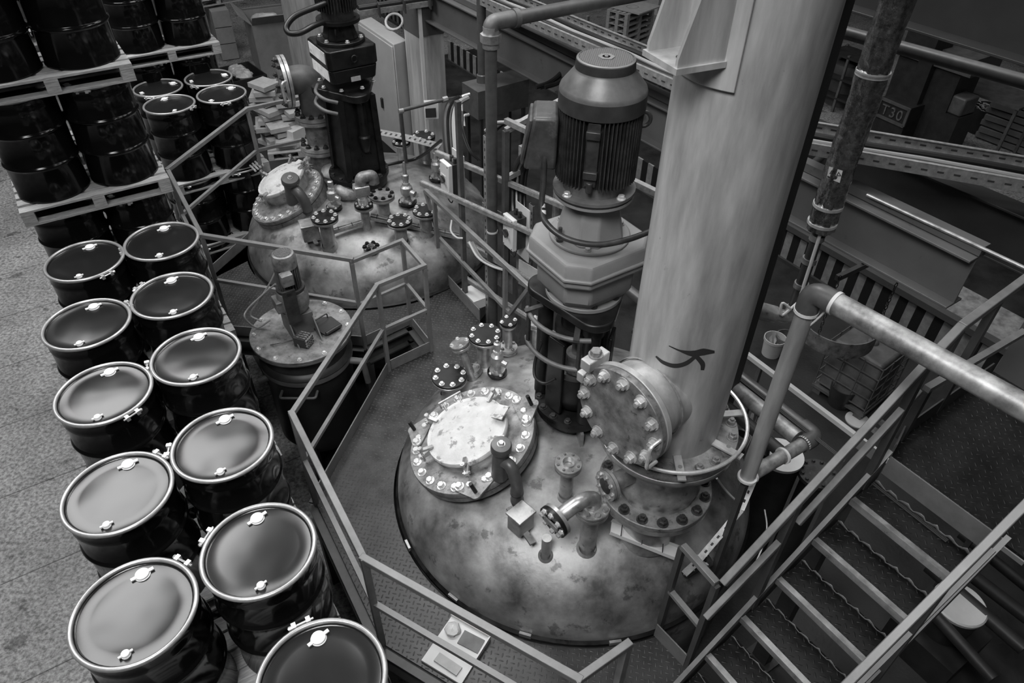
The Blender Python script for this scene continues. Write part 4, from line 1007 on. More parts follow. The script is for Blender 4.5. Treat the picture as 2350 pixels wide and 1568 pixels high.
# ================================================================== CABLE FRAME WITH SWITCH BOXES
def post(x,yb,ytop,w_,label,mat_='pipe',name='strut_post',round_=False,zb_=ZP,z0=0):
    p=at(x,yb,zb_); z=zrow(p.x,p.y,ytop)
    mb=MB()
    if round_: mb.cyl((p.x,p.y,z0),(p.x,p.y,z),w_,seg=24)
    else:
        mb.box((p.x,p.y,(z0+z)/2),(w_,w_,z-z0),rz=A1)
    return build(mb,name,mat_,loc=(p.x,p.y,z0),label=label,cat='post'),p,z
def slotted(x,yb,ytop,label,w_=.1,z0=0):
    p=at(x,yb,ZP); z=zrow(p.x,p.y,ytop); t=thing('slotted_upright',label,'cable tray',(p.x,p.y,z0)); Mx=T(Vector((p.x,p.y,0)))@RZ(A1)
    mb=MB(); mb.box((0,0,(z0+z)/2),(w_,.004,z-z0),Mx); mb.box((w_/2,-.012,(z0+z)/2),(.004,.026,z-z0),Mx); mb.box((-w_/2,-.012,(z0+z)/2),(.004,.026,z-z0),Mx); build(mb,'channel','tray',t)
    mb=MB(); n=int((z-ZP)/.08)
    for i in range(n):
        for k in(-.25,.25): mb.box((w_*k,.003,ZP+.04+.08*i),(.012,.003,.03),Mx); mb.box((w_*k,-.003,ZP+.04+.08*i),(.012,.003,.03),Mx)
    build(mb,'slots','ink',t); return p,z
_,fp1,fz1=post(1068,690,232,.05,'tall dark square strut right of the first switch box')
_,fp2,fz2=post(1158,719,300,.055,'square strut with open top left of the second switch box')
slotted(1120,709,315,'slotted metal upright beside the tall round pipe',.1)
slotted(1213,640,470,'slotted metal upright directly left of the grey gearbox',.08)
# round pipe with elbow
p=at(1131,745,1.0); zt=zrow(p.x,p.y,52)
t=thing('vent_pipe','tall dark round pipe with a union and a light elbow at the top','pipe',(p.x,p.y,0))
mb=MB(); mb.cyl((p.x,p.y,0),(p.x,p.y,zt-.05),.055,seg=28); build(mb,'riser','pipe',t)
wE=(Vector((p.x,p.y,zt))-CAM).dot(FWD); q1=Vector((p.x,p.y,zt-.12)); q2=Vector((p.x,p.y,zt)); q3=q2+E2*.26
mb=MB(); mb.tube(fillet([q1,q2,q3],.11,8),.07,24); mb.lathe([(.072,-.03),(.08,-.03),(.08,.02),(.072,.02)],frame(q3,E2),24); build(mb,'elbow','mid',t)
zu=zrow(p.x,p.y,88); Ou=T(Vector((p.x,p.y,zu))); mb=MB(); mb.lathe([(.06,-.09),(.075,-.08),(.075,-.03),(.06,-.03)],Ou,24); mb.lathe([(.06,-.03),(.095,-.03),(.095,.04),(.06,.04)],Ou,8); mb.lathe([(.07,.04),(.07,.1),(.06,.1)],Ou,24); build(mb,'union','stain2',t)
en=q3+E2*2.0; mb=MB(); mb.cyl(q3,en,.062,seg=24); build(mb,'level_run','pipe',t)
mb=MB(); mb.lathe([(.056,0),(.06,0),(.06,.02),(.056,.02)],T(Vector((p.x,p.y,zrow(p.x,p.y,532)))),24); build(mb,'white_band','cablew',t)
# header box with thin pipe
t=thing('header_tank','dark rectangular steel box held behind the tall pipes','tank',at(1097,212,3.0)-UP*.36)
c0,c1,c3=at(1060,189,3.0),at(1097,212,3.0),at(1214,182,3.0); c2=c0+(c3-c1)
mb=MB(); pl=[(q.x,q.y) for q in (c0,c1,c3,c2)]; mb.prism(pl,2.65,3.0); build(mb,'tank_body','pipe',t)
mb=MB()
ct=(c0+c3)/2
for q in (c1*.85+ct*.15,c3*.85+ct*.15,c0*.85+ct*.15,c2*.85+ct*.15): mb.bar((q.x,q.y,0),(q.x,q.y,2.66),.04,.04,up=E1)
build(mb,'leg_frame','beamD',t)
p=at(1107,188,3.0); mb=MB(); mb.cyl((p.x,p.y,3.0),(p.x,p.y,6.5),.055,seg=24); mb.lathe([(.055,.0),(.07,.0),(.07,.09),(.055,.1)],T(p),24); build(mb,'fill_pipe','pipe',loc=(p.x,p.y,3.0),label='dark vertical pipe entering the top of the rectangular steel box',cat='pipe')
# small bent process pipe to the tank
wa=(at(1060,215,3.0)-CAM).dot(FWD)
t=thing('thin_pipe','thin bent pipe from the dark steel box down to the stacked flange valve','pipe',dome_hit(TC2,TR2,936,470))
wb=(dome_hit(TC2,TR2,936,470)+UP*.5-CAM).dot(FWD)
pts=[aw(932,372,wb),aw(919,254,wb-.6),aw(1018,229,wb-.3),aw(1062,222,wa)]
mb=MB(); mb.tube(fillet(pts[:3],.05),.021,12); mb.tube(pts[2:],.018,12); build(mb,'pipe_run','pipe',t)
mb=MB(); mb.cyl(aw(1015,230,wb-.31),aw(1026,227,wb-.28),.034,seg=8); mb.cyl(aw(915,256,wb-.6),aw(925,254,wb-.58),.028,seg=10); build(mb,'pipe_fittings','stain2',t)
mb=MB(); mb.tube(fillet([aw(1078,216,wa-.02),aw(1058,222,wa-.05),aw(1059,250,wa-.05),aw(1060,300,wa-.05)],.04),.02,10); mb.tube(fillet([aw(1076,263,wa-.02),aw(1062,266,wa-.05),aw(1065,290,wa-.05)],.03),.02,10); build(mb,'tank_outlets','bright',t)
# horizontal rails of the frame
def off(p,z): return Vector((p.x,p.y,z))
Dn=(fp2-fp1).normalized()
def hrail(a,b,za,label,mat_='tray',w_=.045,h_=.045,back=.0):
    A_=off(a,za)+E2*back; B_=off(b,za)+E2*back; mb=MB(); mb.bar(A_,B_,w_,h_)
    s=(B_-A_).normalized().cross(UP); 
    mb.bar(A_+UP*(h_/2+.003)+s*w_*.35,B_+UP*(h_/2+.003)+s*w_*.35,.006,.008); mb.bar(A_+UP*(h_/2+.003)-s*w_*.35,B_+UP*(h_/2+.003)-s*w_*.35,.006,.008)
    return build(mb,'strut_rail',mat_,loc=A_,label=label,cat='strut rail')
G0=fp1-Dn*.6; G1=fp2-E1*0.9
for k,(row,bk) in enumerate(((455,.10),(570,.12),(645,.06),(600,.25),(395,.3),(520,.35))):
    z=zrow(fp1.x,fp1.y,row)
    hrail(G0 if k in (0,4) else fp1-Dn*.06,G1,z,['zinc strut rail just below the first switch box','lower zinc strut rail of the cable frame','lowest zinc strut rail close to the walkway toe board','rear zinc strut rail behind the round pipe','upper rear zinc strut rail crossing behind both switch boxes','middle rear zinc strut rail of the cable frame'][k],back=bk)
for k,(r0,r1,f0,f1,bk) in enumerate(((470,520,.05,.55,.2),(545,600,.5,.95,.16),(590,640,.1,.4,.2))):
    a_=G1-fp1; z1=zrow(fp1.x,fp1.y,r0); z0=zrow(fp1.x,fp1.y,r1); A_=off(fp1+a_*f0,(z0+z1)/2)+E2*bk; B_=off(fp1+a_*f1,(z0+z1)/2)+E2*bk
    mb=MB(); mb.bar(A_,B_,.008,z1-z0); build(mb,'sheet_panel','galv' if k!=1 else 'cardl',loc=A_,label=['upper zinc sheet panel fixed between the strut posts','pale sheet panel hanging behind the round pipe','lower zinc sheet panel near the walkway end'][k],cat='panel')
for k,(f,bk,w__) in enumerate(((.3,.4,.05),(.62,.45,.05),(.85,.3,.04))):
    p_=fp1+(G1-fp1)*f+E2*bk; mb=MB(); mb.box((p_.x,p_.y,1.6-.15*k),(w__,w__,3.2-.3*k),rz=A1); build(mb,'strut_post','tray',loc=(p_.x,p_.y,0),label=['rear zinc strut post behind the first switch box','rear zinc strut post behind the round pipe','rear zinc strut post behind the second switch box'][k],cat='post')
# diagonal braces top
q=off(fp2,fz2); mb=MB(); mb.bar(q,q+E2*1.0+UP*.25,.05,.05); build(mb,'strut_brace','tray',loc=q,label='zinc strut arm reaching from the open post towards the motor, upper one',cat='strut rail')
mb=MB(); mb.bar(q-UP*.5,q+E2*1.0-UP*.3,.05,.05); build(mb,'strut_brace','tray',loc=q-UP*.5,label='zinc strut arm reaching from the open post towards the motor, lower one',cat='strut rail')
mb=MB(); mb.bar(q+UP*.1,q-E1*1.9+UP*.1+E2*.3,.05,.05); build(mb,'strut_brace','tray',loc=q+UP*.1,label='bright zinc strut running from the open post behind the motor terminal box',cat='strut rail')
# cable bundles along the frame
def bundle(label,pts,n=4,r_=.018,sp=.03,mats=('rubber','cable','cablew','rubber'),seg=8,name='cable_bundle',ties=True):
    t=thing(name,label,'cables',pts[0]); P=smoothpath(pts,6)
    for k in range(n):
        mb=MB(); off_=CR*((k-(n-1)/2)*sp)+FWD*(sp*.5*(k%2)); mb.tube([p+off_ for p in P],r_*(1 if k%2==0 else .75),seg); build(mb,'cable',mats[k%len(mats)],t)
    if False:
        for i in range(3,len(P)-1,4):
            d=(P[i+1]-P[i]).normalized(); mb=MB(); mb.lathe([(sp*n*.5+r_,-.006),(sp*n*.5+r_+.003,-.006),(sp*n*.5+r_+.003,.006),(sp*n*.5+r_,.006)],frame(P[i],d,FWD)@Matrix.Scale(.5,4,(1,0,0)),16); build(mb,'cable_tie','rubber',t)
    return t
w1=(off(fp1,2.2)-CAM).dot(FWD)
bundle('black cables arching down into the first switch box',[aw(1062,225,w1+.2),aw(1042,238,w1),aw(1032,270,w1-.05),aw(1034,330,w1-.1),aw(1040,375,w1-.12)],3,.03,.05,('rubber','rubber','cable'))
w2=(off(fp2,2.3)-CAM).dot(FWD)
bundle('thick black cables curving from the motor terminal box into the second switch box',[aw(1248,345,w2-1.1),aw(1222,352,w2-.9),aw(1200,375,w2-.5),aw(1192,410,w2-.3),aw(1190,460,w2-.22),aw(1192,500,w2-.2)],4,.026,.04,('rubber','tray','rubber','rubber'))
bundle('grey cables running from behind the round pipe towards the motor',[aw(1125,300,w2+.1),aw(1150,282,w2),aw(1190,280,w2-.1),aw(1235,268,w2-.2),aw(1262,258,w2-.3)],4,.018,.035,('cable','cablew','cable','rubber'))
bundle('pale cables hanging in a curve below the first switch box',[aw(1080,555,w1),aw(1100,590,w1),aw(1130,610,w1),aw(1165,622,w1-.1)],3,.012,.02,('cablew','cable','cable'))
bundle('thin white cable hanging beside the dome behind the sloping rail',[aw(1037,505,w1),aw(1035,530,w1),aw(1048,545,w1),aw(1062,547,w1)],1,.011,.02,('cablew',),ties=False)
bundle('black cables rising from the steel box to the long cable tray',[aw(1240,200,w1+.3),aw(1270,190,w1+.35),aw(1300,165,w1+.4),aw(1320,125,w1+.6)],3,.028,.05,('rubber',))
bundle('black cables behind the motor cowl dropping from the tray',[aw(1475,265,w2-.3),aw(1490,230,w2-.2),aw(1510,205,w2),aw(1525,195,w2+.2)],2,.028,.05,('rubber',))
bundle('thin black cables hanging in front of the first strut post',[aw(1060,255,w1-.05),aw(1062,300,w1-.05),aw(1078,345,w1-.05),aw(1100,368,w1)],2,.011,.02,('rubber',))
# switch boxes
def switch_box(label,tl,tr_,bl,depth,w_,brk=True):
    c=aw(*tl,w_); t=thing('switch_box',label,'switch',c)
    # front faces the platform, width along the building axis
    W_=.19; H_=.36; c0=aw(*tl,w_); ux=-E1; out=-E2
    Mx=Matrix.Identity(4)
    for i in range(3): Mx[i][0]=ux[i]; Mx[i][1]=(-out)[i]; Mx[i][2]=UP[i]; Mx[i][3]=c0[i]
    mb=MB(); mb.box((W_/2,.02,-H_/2),(W_,.05,H_),Mx); f=build(mb,'box_front','white',t,bev=.006)
    mb=MB(); mb.box((W_/2,.1,-H_/2),(W_*.97,.11,H_*.97),Mx); build(mb,'box_rear','gdark',t)
    Mk=Mx@T(Vector((W_*.42,-.005,-H_*.52)))@Matrix.Rotation(PI/2,4,'X')
    mb=MB(); mb.box((0,0,.003),(.1,.1,.006),Mk); build(mb,'dial_plate','white',t)
    mb=MB(); mb.disc(.04,.004,.02,Mk,28); mb.box((0,0,.03),(.022,.085,.03),Mk,rz=.9); build(mb,'rotary_knob','motor',t,bev=.003)
    for x,z in ((.02,-.02),(W_-.02,-.02),(.02,-H_+.02),(W_-.02,-H_+.02)):
        mb=MB(); mb.disc(.007,0,.003,Mx@T(Vector((x,-.006,z)))@Matrix.Rotation(PI/2,4,'X'),10); build(mb,'cover_screw','ink',t)
    for x in (.08,.15): mb=MB(); mb.cyl(Mx@Vector((x,.1,-.005)),Mx@Vector((x,.1,.05)),.022,seg=12); build(mb,'cable_gland','rubber',t)
    mb=MB(); mb.tube(smoothpath([Mx@Vector(q) for q in ((.1,.05,-H_),(.1,.03,-H_-.07),(.17,.03,-H_-.08),(.18,.05,-H_))],5),.006,8); build(mb,'loop_cable','rubber',t)
    mb=MB(); mb.box((W_*.6,.16,-H_*.6),(W_*1.3,.01,H_*1.7),Mx); build(mb,'back_plate','white',t)
    return t
switch_box('white isolator switch box with dark knob nearer the farther reactor',(1009,366),None,None,0,w1-.22)
switch_box('white isolator switch box with dark knob left of the grey gearbox',(1155,489),None,None,0,w2-.32)
# small instrument and pale panels
p=aw(990,252,10.3); t=thing('control_unit','small pale instrument unit in front of the pale stanchion','instrument',p); mb=MB(); mb.box(p,(.2,.14,.24),rz=.2); build(mb,'unit_body','white',t,bev=.01)
mb=MB(); mb.box(p-FWD*.02+Vector((0,-.075,-.02)),(.15,.01,.13),rz=.2); build(mb,'unit_window','gdark',t)
mb=MB(); mb.box(off(fp1,ZP+.0)+Vector((.12,-.0,.06)),(.3,.22,.12),rz=A1); build(mb,'white_carton','white',loc=off(fp1,ZP),label='small white box lying behind the toe board between the strut posts',cat='box')
#@@P6
# ================================================================== STAIRS
ZL,RH=2.9,.24
L0=at(2041,1052,ZL); SV=(at(1621,1506,ZL-5*RH)-L0)/5; SV.z=0; WV=(at(2272,1222,ZL)-L0); WV.z=0; WL=.715; WD=WV.normalized(); SD=SV.normalized()
st=thing('staircase','steel staircase with checker plate treads climbing to the landing at the right','stairs',L0+SV*7-UP*(ZL-ZP))
for k in range(1,8):
    z=ZL-k*RH; a=L0+SV*k; a.z=z; b=a+WD*WL; back=-SV*1.02
    mb=MB(); mb.add([a,b,b+back,a+back,a-UP*.02,b-UP*.02,b+back-UP*.02,a+back-UP*.02],[(0,1,2,3),(7,6,5,4),(0,4,5,1),(1,5,6,2),(2,6,7,3),(3,7,4,0)]); tr=build(mb,'tread','tread',st)
    mb=MB(); mb.bar(a-UP*.012+SD*.004,b-UP*.012+SD*.004,.008,.052); mb.bar(a+UP*.002-SD*.018,b+UP*.002-SD*.018,.04,.005); build(mb,'nosing','galv',tr,label='worn bright nosing')
    mb=MB(); n=34; vs=[];fs=[]; o=back*.93
    for i in range(n+1):
        p=a+o+WD*(WL*i/n); h=.028+.014*math.sin(i*1.35)+.006*math.sin(i*2.9); vs+=[p+UP*.002,p+UP*(.02+h)+SD*.02]
    for i in range(n): fs.append((2*i,2*i+2,2*i+3,2*i+1))
    mb.add(vs,fs); r_=build(mb,'serrated_upstand','rail',tr); md=r_.modifiers.new('s','SOLIDIFY'); md.thickness=.004
for nm,o in (('a',-.012),('b',WL+.012)):
    mb=MB(); p0=L0+WD*o; p1=L0+SV*7.3+WD*o; z0,z1=ZL,ZL-7.3*RH
    mb.add([Vector((p.x,p.y,z+dz)) for p,z in ((p0,z0),(p1,z1)) for dz in (.06,-.2)],[(0,1,3,2)]); s_=build(mb,'stringer','railD',st); md=s_.modifiers.new('s','SOLIDIFY'); md.thickness=.012; md.offset=0
    mb=MB(); mb.bar(Vector((p0.x,p0.y,z0+.06)),Vector((p1.x,p1.y,z1+.06)),.03,.008); build(mb,'stringer_flange','rail',st)
def vp_hit(px,py,P,d):
    n=Vector((d.y,-d.x,0)); r=ray(px,py); return CAM+r*((P-CAM).dot(n)/r.dot(n))
def lp(px,py): return vp_hit(px,py,L0-WD*.02,SD)
R0=L0+WD*(WL+.02)
def rp(px,py): return vp_hit(px,py,R0,SD)
t=thing('handrail','left handrail of the stairs, nearer the brushed column','handrail',lp(1659,1340)-UP*1)
mb=MB(); mb.bar(lp(1659,1340),lp(2135,825),.045,.045); build(mb,'top_rail','rail',t,bev=.005)
mb=MB(); mb.bar(lp(1620,1419),lp(1793,1240),.04,.04); mb.bar(lp(1830,1202),lp(2112,895),.04,.04); build(mb,'knee_rail','rail',t,bev=.004)
for px in ((1828,1160),(2130,830)):
    p=lp(*px); mb=MB(); zb_=ZL-RH*((p-L0).dot(SD)/SV.length); mb.bar(p,Vector((p.x,p.y,min(zb_,ZL)-.1)),.045,.045,up=E1); build(mb,'post','railD',t)
t=thing('handrail','right handrail of the stairs, in the lower right corner','handrail',rp(1947,1568)-UP*1)
a,b=rp(1925,1590),rp(2365,1148); mb=MB(); mb.bar(a,b,.045,.045); build(mb,'top_rail','rail',t,bev=.005)
o_=Vector((0,0,-.42)); mb=MB(); mb.bar(a+o_+WD*.0,b+o_,.04,.04); build(mb,'knee_rail','rail',t)
for f in (.05,.55): p=a+(b-a)*f; zb_=ZL-RH*((p-L0).dot(SD)/SV.length); mb=MB(); mb.bar(p,Vector((p.x,p.y,zb_-.1)),.045,.045,up=E1); build(mb,'post','railD',t)
# landing
lc=[L0,L0+WD*WL]; k1=at(2061,1009,ZL); k2=at(2246,877,ZL); 
far=E2*2.2
mb=MB(); pl=[L0,L0+WD*(WL+.9),L0+WD*(WL+.9)+far,k2+E2*.6,k2,k1]; 
k3=at(2213,905,ZL)
pl=[L0,L0+WD*(WL+1.2),L0+WD*(WL+1.2)-SD*1.3,k2+(k2-k1).normalized()*.2,k1]
mb.prism([(p.x,p.y) for p in pl],ZL-.02,ZL); ld=build(mb,'landing_deck','tread',loc=(L0.x,L0.y,ZL),label='dark checker plate landing at the top of the stairs',cat='landing')
def edge(a,b,label,h=.1,dz=0,mt='railD'):
    mb=MB(); mb.bar(a+UP*(h/2+dz),b+UP*(h/2+dz),.01,h); build(mb,'toe_board',mt,loc=a,label=label,cat='toe board')
edge(L0+UP*.01,L0+WD*WL+UP*.01,'bright edged front plate of the landing above the top step',.16,-.15,'rail')
edge(k1,L0,'short toe plate at the left corner of the landing',.13)
edge(k1,k2+(k2-k1)*.1,'toe plate along the left side of the dark landing',.13)
e0=k2+(k2-k1).normalized()*.2; e1_=L0+WD*(WL+1.2)-SD*1.3
mb=MB(); mb.bar(e0+UP*.25,e1_+UP*.25,.012,.5); build(mb,'side_panel','beam',loc=e0,label='grey sheet panel along the far side of the landing',cat='panel')
t=thing('guard_rail','grey guard rail of the landing bending up at the right photo edge','guard rail',at(2159,779,ZL+1.05)-UP*1.05)
zt=ZL+1.05; P1_=lp(2135,825); P2_=aw(2206,750,(P1_-CAM).dot(FWD)+.12); P3_=aw(2360,636,(P2_-CAM).dot(FWD)+.35)
mb=MB(); mb.bar(P1_,P2_,.05,.05); mb.bar(P2_,P3_,.05,.05); build(mb,'top_rail','rail',t,bev=.005)
Q1_=aw(2126,893,(P1_-CAM).dot(FWD)+.15); Q3_=aw(2350,762,(P3_-CAM).dot(FWD)+.2); mb=MB(); mb.bar(Q1_,Q3_,.04,.035); build(mb,'knee_rail','rail',t)
for p,q in ((P2_,.0),(P2_+(P3_-P2_)*.55,0)): mb=MB(); mb.bar(p,Vector((p.x,p.y,ZL)),.045,.045,up=E1); build(mb,'post','railD',t)
# dark channel stanchion under the landing corner
p=aw(2095,790,5.6); mb=MB(); 
pb_=Vector((L0.x-.08,L0.y+.12,0)); mb.box((pb_.x,pb_.y,1.42),(.14,.1,2.85),rz=A1); mb.box((pb_.x,pb_.y,.02),(.25,.25,.03),rz=A1); build(mb,'landing_post','railD',loc=pb_,label='dark steel post carrying the left corner of the landing',cat='post')
# stuff under the stairs, lower right
ub=ZP-.4
for k,(x0,y0,x1,y1,rr) in enumerate(((2205,1225,2360,1350,.05),(2170,1275,2360,1420,.06),(2130,1300,2350,1490,.06),(2080,1340,2280,1560,.05))):
    a,b=at(x0,y0,.7),at(x1,y1,.7); mb=MB(); mb.cyl(a,b,rr,seg=20); build(mb,'floor_pipe','gdark',loc=a,label=['upper thin dark pipe running under the right handrail','thick dark pipe next to the white pail lid under the stairs','thick dark pipe crossing below the middle of the right handrail','dark pipe nearest the bottom under the right handrail'][k],cat='pipe')
p=at(2205,1385,.75); t=thing('lidded_pail','pail with pale round lid under the right handrail','pail',(p.x,p.y,.35)); mb=MB(); mb.lathe([(0,.35),(.18,.35),(.2,.72),(0,.72)],T(Vector((p.x,p.y,0))),36); build(mb,'pail_body','gdark',t)
mb=MB(); mb.lathe([(.21,.71),(.213,.74),(.2,.752),(.19,.745),(0,.745)],T(Vector((p.x,p.y,0))),36); build(mb,'pail_lid','white',t)
mb=MB(); mb.box((p.x,p.y,.17),(.6,.6,.35),rz=A1); build(mb,'plinth','gdark',loc=(p.x,p.y,0),label='dark plinth carrying the lidded pail under the stairs',cat='plinth')

# ================================================================== STANDPIPE WITH ELBOW
zb2=2.62; Pb=at(1715,1095,zb2); zt2=zrow(Pb.x,Pb.y,668); rp_=.05
t=thing('standpipe','speckled upright pipe with elbow carrying a worn metal clad run over the landing','pipe',Pb)
mb=MB(); mb.cyl(Pb-UP*.02,Vector((Pb.x,Pb.y,zt2-.06)),rp_,seg=28); build(mb,'upright','column',t)
top=Vector((Pb.x,Pb.y,zt2)); D1=-E1; run=top+D1*.12
tgt=at(2350,935,zt2); D1=(tgt-top).normalized(); 
mb=MB(); mb.tube(fillet([top-UP*.14,top,top+D1*.14],.13,9),rp_*1.22,24); build(mb,'elbow','pipe',t)
mb=MB(); mb.cyl(top+D1*.13,top+D1*3.2,rp_*1.18,seg=28); build(mb,'clad_run','insul',t)
for q,dr in ((top-UP*.13,UP),(top+D1*.13,D1),(Pb+UP*.0,UP)): mb=MB(); mb.lathe([(rp_*.9,-.008),(rp_*1.28,-.008),(rp_*1.28,.01),(rp_*.9,.01)],frame(q,dr),28); build(mb,'pale_joint','white',t)
mb=MB(); mb.tube(smoothpath([top+D1*.1+FWD*-.05,top+D1*.08-UP*.12,top-UP*.3+CR*-.0],5),.006,8); build(mb,'loose_tape','cablew',t)
Hq=at(1845,1018,zb2); Dq=(Hq-Pb).normalized()
mb=MB(); mb.cyl(Pb,Hq,rp_*.95,seg=24); build(mb,'lower_run','insul',t)
mb=MB(); mb.tube(fillet([Hq-Dq*.02,Hq+Dq*.12,Hq+Dq*.12+E1*.12],.09,8),rp_*1.2,24); build(mb,'lower_elbow','pipe',t)
for f in (.06,.62,.98): mb=MB(); mb.lathe([(rp_*.9,-.008),(rp_*1.2,-.008),(rp_*1.2,.008),(rp_*.9,.008)],frame(Pb+(Hq-Pb)*f,Dq),24); build(mb,'pale_joint','cablew',t)
s0=Hq+Dq*.0
mb=MB(); mb.cyl(Hq+E1*.06,Hq+E1*1.6,rp_*1.15,seg=24); build(mb,'clad_branch','insul',t)
mb=MB(); mb.cyl(Hq+Dq*.12+E1*.1,Hq+Dq*.12+E1*2.4,rp_*.95,seg=24); build(mb,'dark_branch','pipe',t)
mb=MB(); mb.cyl(Hq+Dq*-.14+E1*.05-UP*.06,Hq-Dq*.14+E1*1.6-UP*.06,rp_*.9,seg=24); build(mb,'dark_branch','gdark',t)
mb=MB()
for k in range(3): mb.cyl(Hq+Dq*(.05+.012*k)+UP*.05+E1*1.6,Hq+Dq*(.05+.012*k)+UP*.05-E1*1.0,.005,seg=6)
build(mb,'thin_lines','ink',t)
mb=MB(); mb.box((Pb.x,Pb.y,(1.3+zb2)/2-.05),(.04,.04,zb2-1.35),rz=A1); build(mb,'support_leg','railD',t)
# slotted strips curving round the dome foot
def strip(label,pts,w_=.05,mt='tray'):
    t=thing('slotted_strip',label,'cable tray',pts[0]); pts=[Vector(p) for p in pts]
    mb=MB(); 
    for a,b in zip(pts[:-1],pts[1:]): mb.bar(a,b,w_,.006); mb.bar(a-UP*.014,b-UP*.014,.006,.03)
    build(mb,'strip',mt,t)
    mb=MB()
    for a,b in zip(pts[:-1],pts[1:]):
        n=int((b-a).length/.07); d=(b-a).normalized()
        for i in range(n): c=a+d*(.035+.07*i)+UP*.004; mb.bar(c-d*.012,c+d*.012,w_*.3,.002)
    build(mb,'slots','ink',t)
    return t
strip('slotted metal strip curving from the standpipe foot down to the stair foot',[at(1730,1100,2.2),at(1700,1170,2.05),at(1655,1225,1.95),at(1600,1290,1.85),at(1570,1318,1.8)])
mb=MB(); q=at(1600,1300,1.75); t=thing('valve_cluster','small cluster of broken fittings at the foot of the slotted strip','valve',q)
mb=MB(); mb.cyl(q-E2*.12,q+E2*.1,.035,seg=14); mb.lathe([(0,-.03),(.06,-.02),(.06,.02),(0,.03)],frame(q+E2*.08,E2),16); build(mb,'fitting_body','motor',t)
mb=MB(); 
for k in range(5): mb.box(q+Vector((.05*math.cos(k*1.7),.05*math.sin(k*2.1),.03+.01*k)),(.05,.02,.01),rz=k*.8)
build(mb,'clips','bright',t)
# wire hanging on the dome flank
w_=(at(1760,1200,1.6)-CAM).dot(FWD); mb=MB(); mb.tube(smoothpath([aw(1755,1170,w_),aw(1760,1210,w_),aw(1752,1250,w_-.05),aw(1735,1290,w_-.1)],5),.006,6); build(mb,'hanging_wire','cablew',loc=aw(1755,1170,w_),label='thin pale wire hanging behind the left handrail of the stairs',cat='wire')
mb=MB(); mb.tube(smoothpath([at(1645,1098,2.2),at(1665,1125,2.0),at(1690,1150,1.9)],5),.008,6); build(mb,'sensor_wire','cablew',loc=at(1645,1098,2.2),label='short pale wire curving down right of the column base flanges',cat='wire')
# dark pump clutter between column and standpipe
rr_=random.Random(3)
t=thing('pump_set','dark cluster of pump fittings and hoses between column base and standpipe','pump',at(1730,1000,1.2))
for k in range(9):
    c=at(1690+rr_.random()*70,930+rr_.random()*120,1.25+.3*rr_.random()); d=Vector((rr_.random()-.5,rr_.random()-.5,rr_.random()*.6))
    mb=MB(); mb.cyl(c,c+d.normalized()*.12,.03+.03*rr_.random(),seg=14); mb.disc(.06,-.01,.01,frame(c,d),20); build(mb,'fitting',('motor','stain2','black')[k%3],t)
for k in range(3):
    mb=MB(); mb.tube(smoothpath([at(1700+12*k,880,1.9),at(1735+8*k,920,1.7),at(1728,980+10*k,1.5),at(1700,1040+9*k,1.4)],5),.015,8); build(mb,'hose','rubber',t)
p=at(1795,1040,1.35); mb=MB(); mb.disc(.2,1.3,1.33,T(Vector((p.x,p.y,0))),40); build(mb,'pale_cover','white',t)
mb=MB(); mb.cyl((p.x,p.y,0),(p.x,p.y,1.3),.19,seg=36); build(mb,'pump_drum','gdark',t)
p=at(1880,1080,1.3); mb=MB(); mb.disc(.17,1.22,1.26,T(Vector((p.x,p.y,0))),32); build(mb,'dark_flange','motor',t); bolts(t,T(Vector((p.x,p.y,1.26))),.14,12,.03,'motor')
mb=MB(); mb.cyl((p.x,p.y,0),(p.x,p.y,1.22),.12,seg=24); build(mb,'pump_drum','gdark',t)

# foil wrapped pipe (crumpled sleeve)
Fp=aw(1882,525,4.8); ztop=8.6; zb_=Fp.z
t=thing('foil_wrapped_pipe','crumpled foil wrapped pipe with a small white warning sticker','pipe',Fp)
prf=[]; n=70; rg=random.Random(5); rad=.088
mb=MB(); segs=40; H=ztop-zb_; rings=170; vs=[];fs=[]
for i in range(rings+1):
    z=zb_+H*i/rings
    for k in range(segs):
        a=2*PI*k/segs; rr=rad*(1+.05*math.sin(5*a+z*9)+.03*math.sin(11*a-z*23)+.05*(rg.random()-.5)); vs.append((Fp.x+rr*math.cos(a),Fp.y+rr*math.sin(a),z))
for i in range(rings):
    for k in range(segs): j=(k+1)%segs; fs.append((i*segs+k,i*segs+j,(i+1)*segs+j,(i+1)*segs+k))
mb.add(vs,fs); build(mb,'foil_sleeve','foil',t,smooth=70)
for row in (510,470,168,165): 
    z=zrow(Fp.x,Fp.y,row); mb=MB(); mb.lathe([(rad*.95,-.01),(rad*1.09,-.01),(rad*1.09,.01),(rad*.95,.01)],T(Vector((Fp.x,Fp.y,z))),32); build(mb,'wire_band','bright',t)
def on_cyl(px,py,C,r):
    d=ray(px,py); o=CAM-C; a=d.x**2+d.y**2; b=2*(o.x*d.x+o.y*d.y); c=o.x**2+o.y**2-r*r; D=max(0,b*b-4*a*c); return CAM+d*((-b-math.sqrt(D))/(2*a))
Fc=Vector((Fp.x,Fp.y,0)); g_=lambda x,y: on_cyl(x,y,Fc,rad*1.12)
mb=MB(); mb.quad(g_(1903,382),g_(1934,392),g_(1927,420),g_(1897,408)); sk=build(mb,'warning_sticker','white',t,label='white sticker with two warning triangles')
mb=MB()
for x,y in ((1909,396),(1925,400)):
    g2=lambda a,b: on_cyl(a,b,Fc,rad*1.125)
    o3=[g2(x,y-6),g2(x+6,y+5),g2(x-6,y+3)]; i3=[g2(x,y-3),g2(x+3,y+3),g2(x-3,y+2)]
    mb.add(o3+i3,[(0,1,4,3),(1,2,5,4),(2,0,3,5)])
mb.quad(g2(1899,403),g2(1908,407),g2(1907,411),g2(1898,407))
build(mb,'triangle_marks','ink',sk)
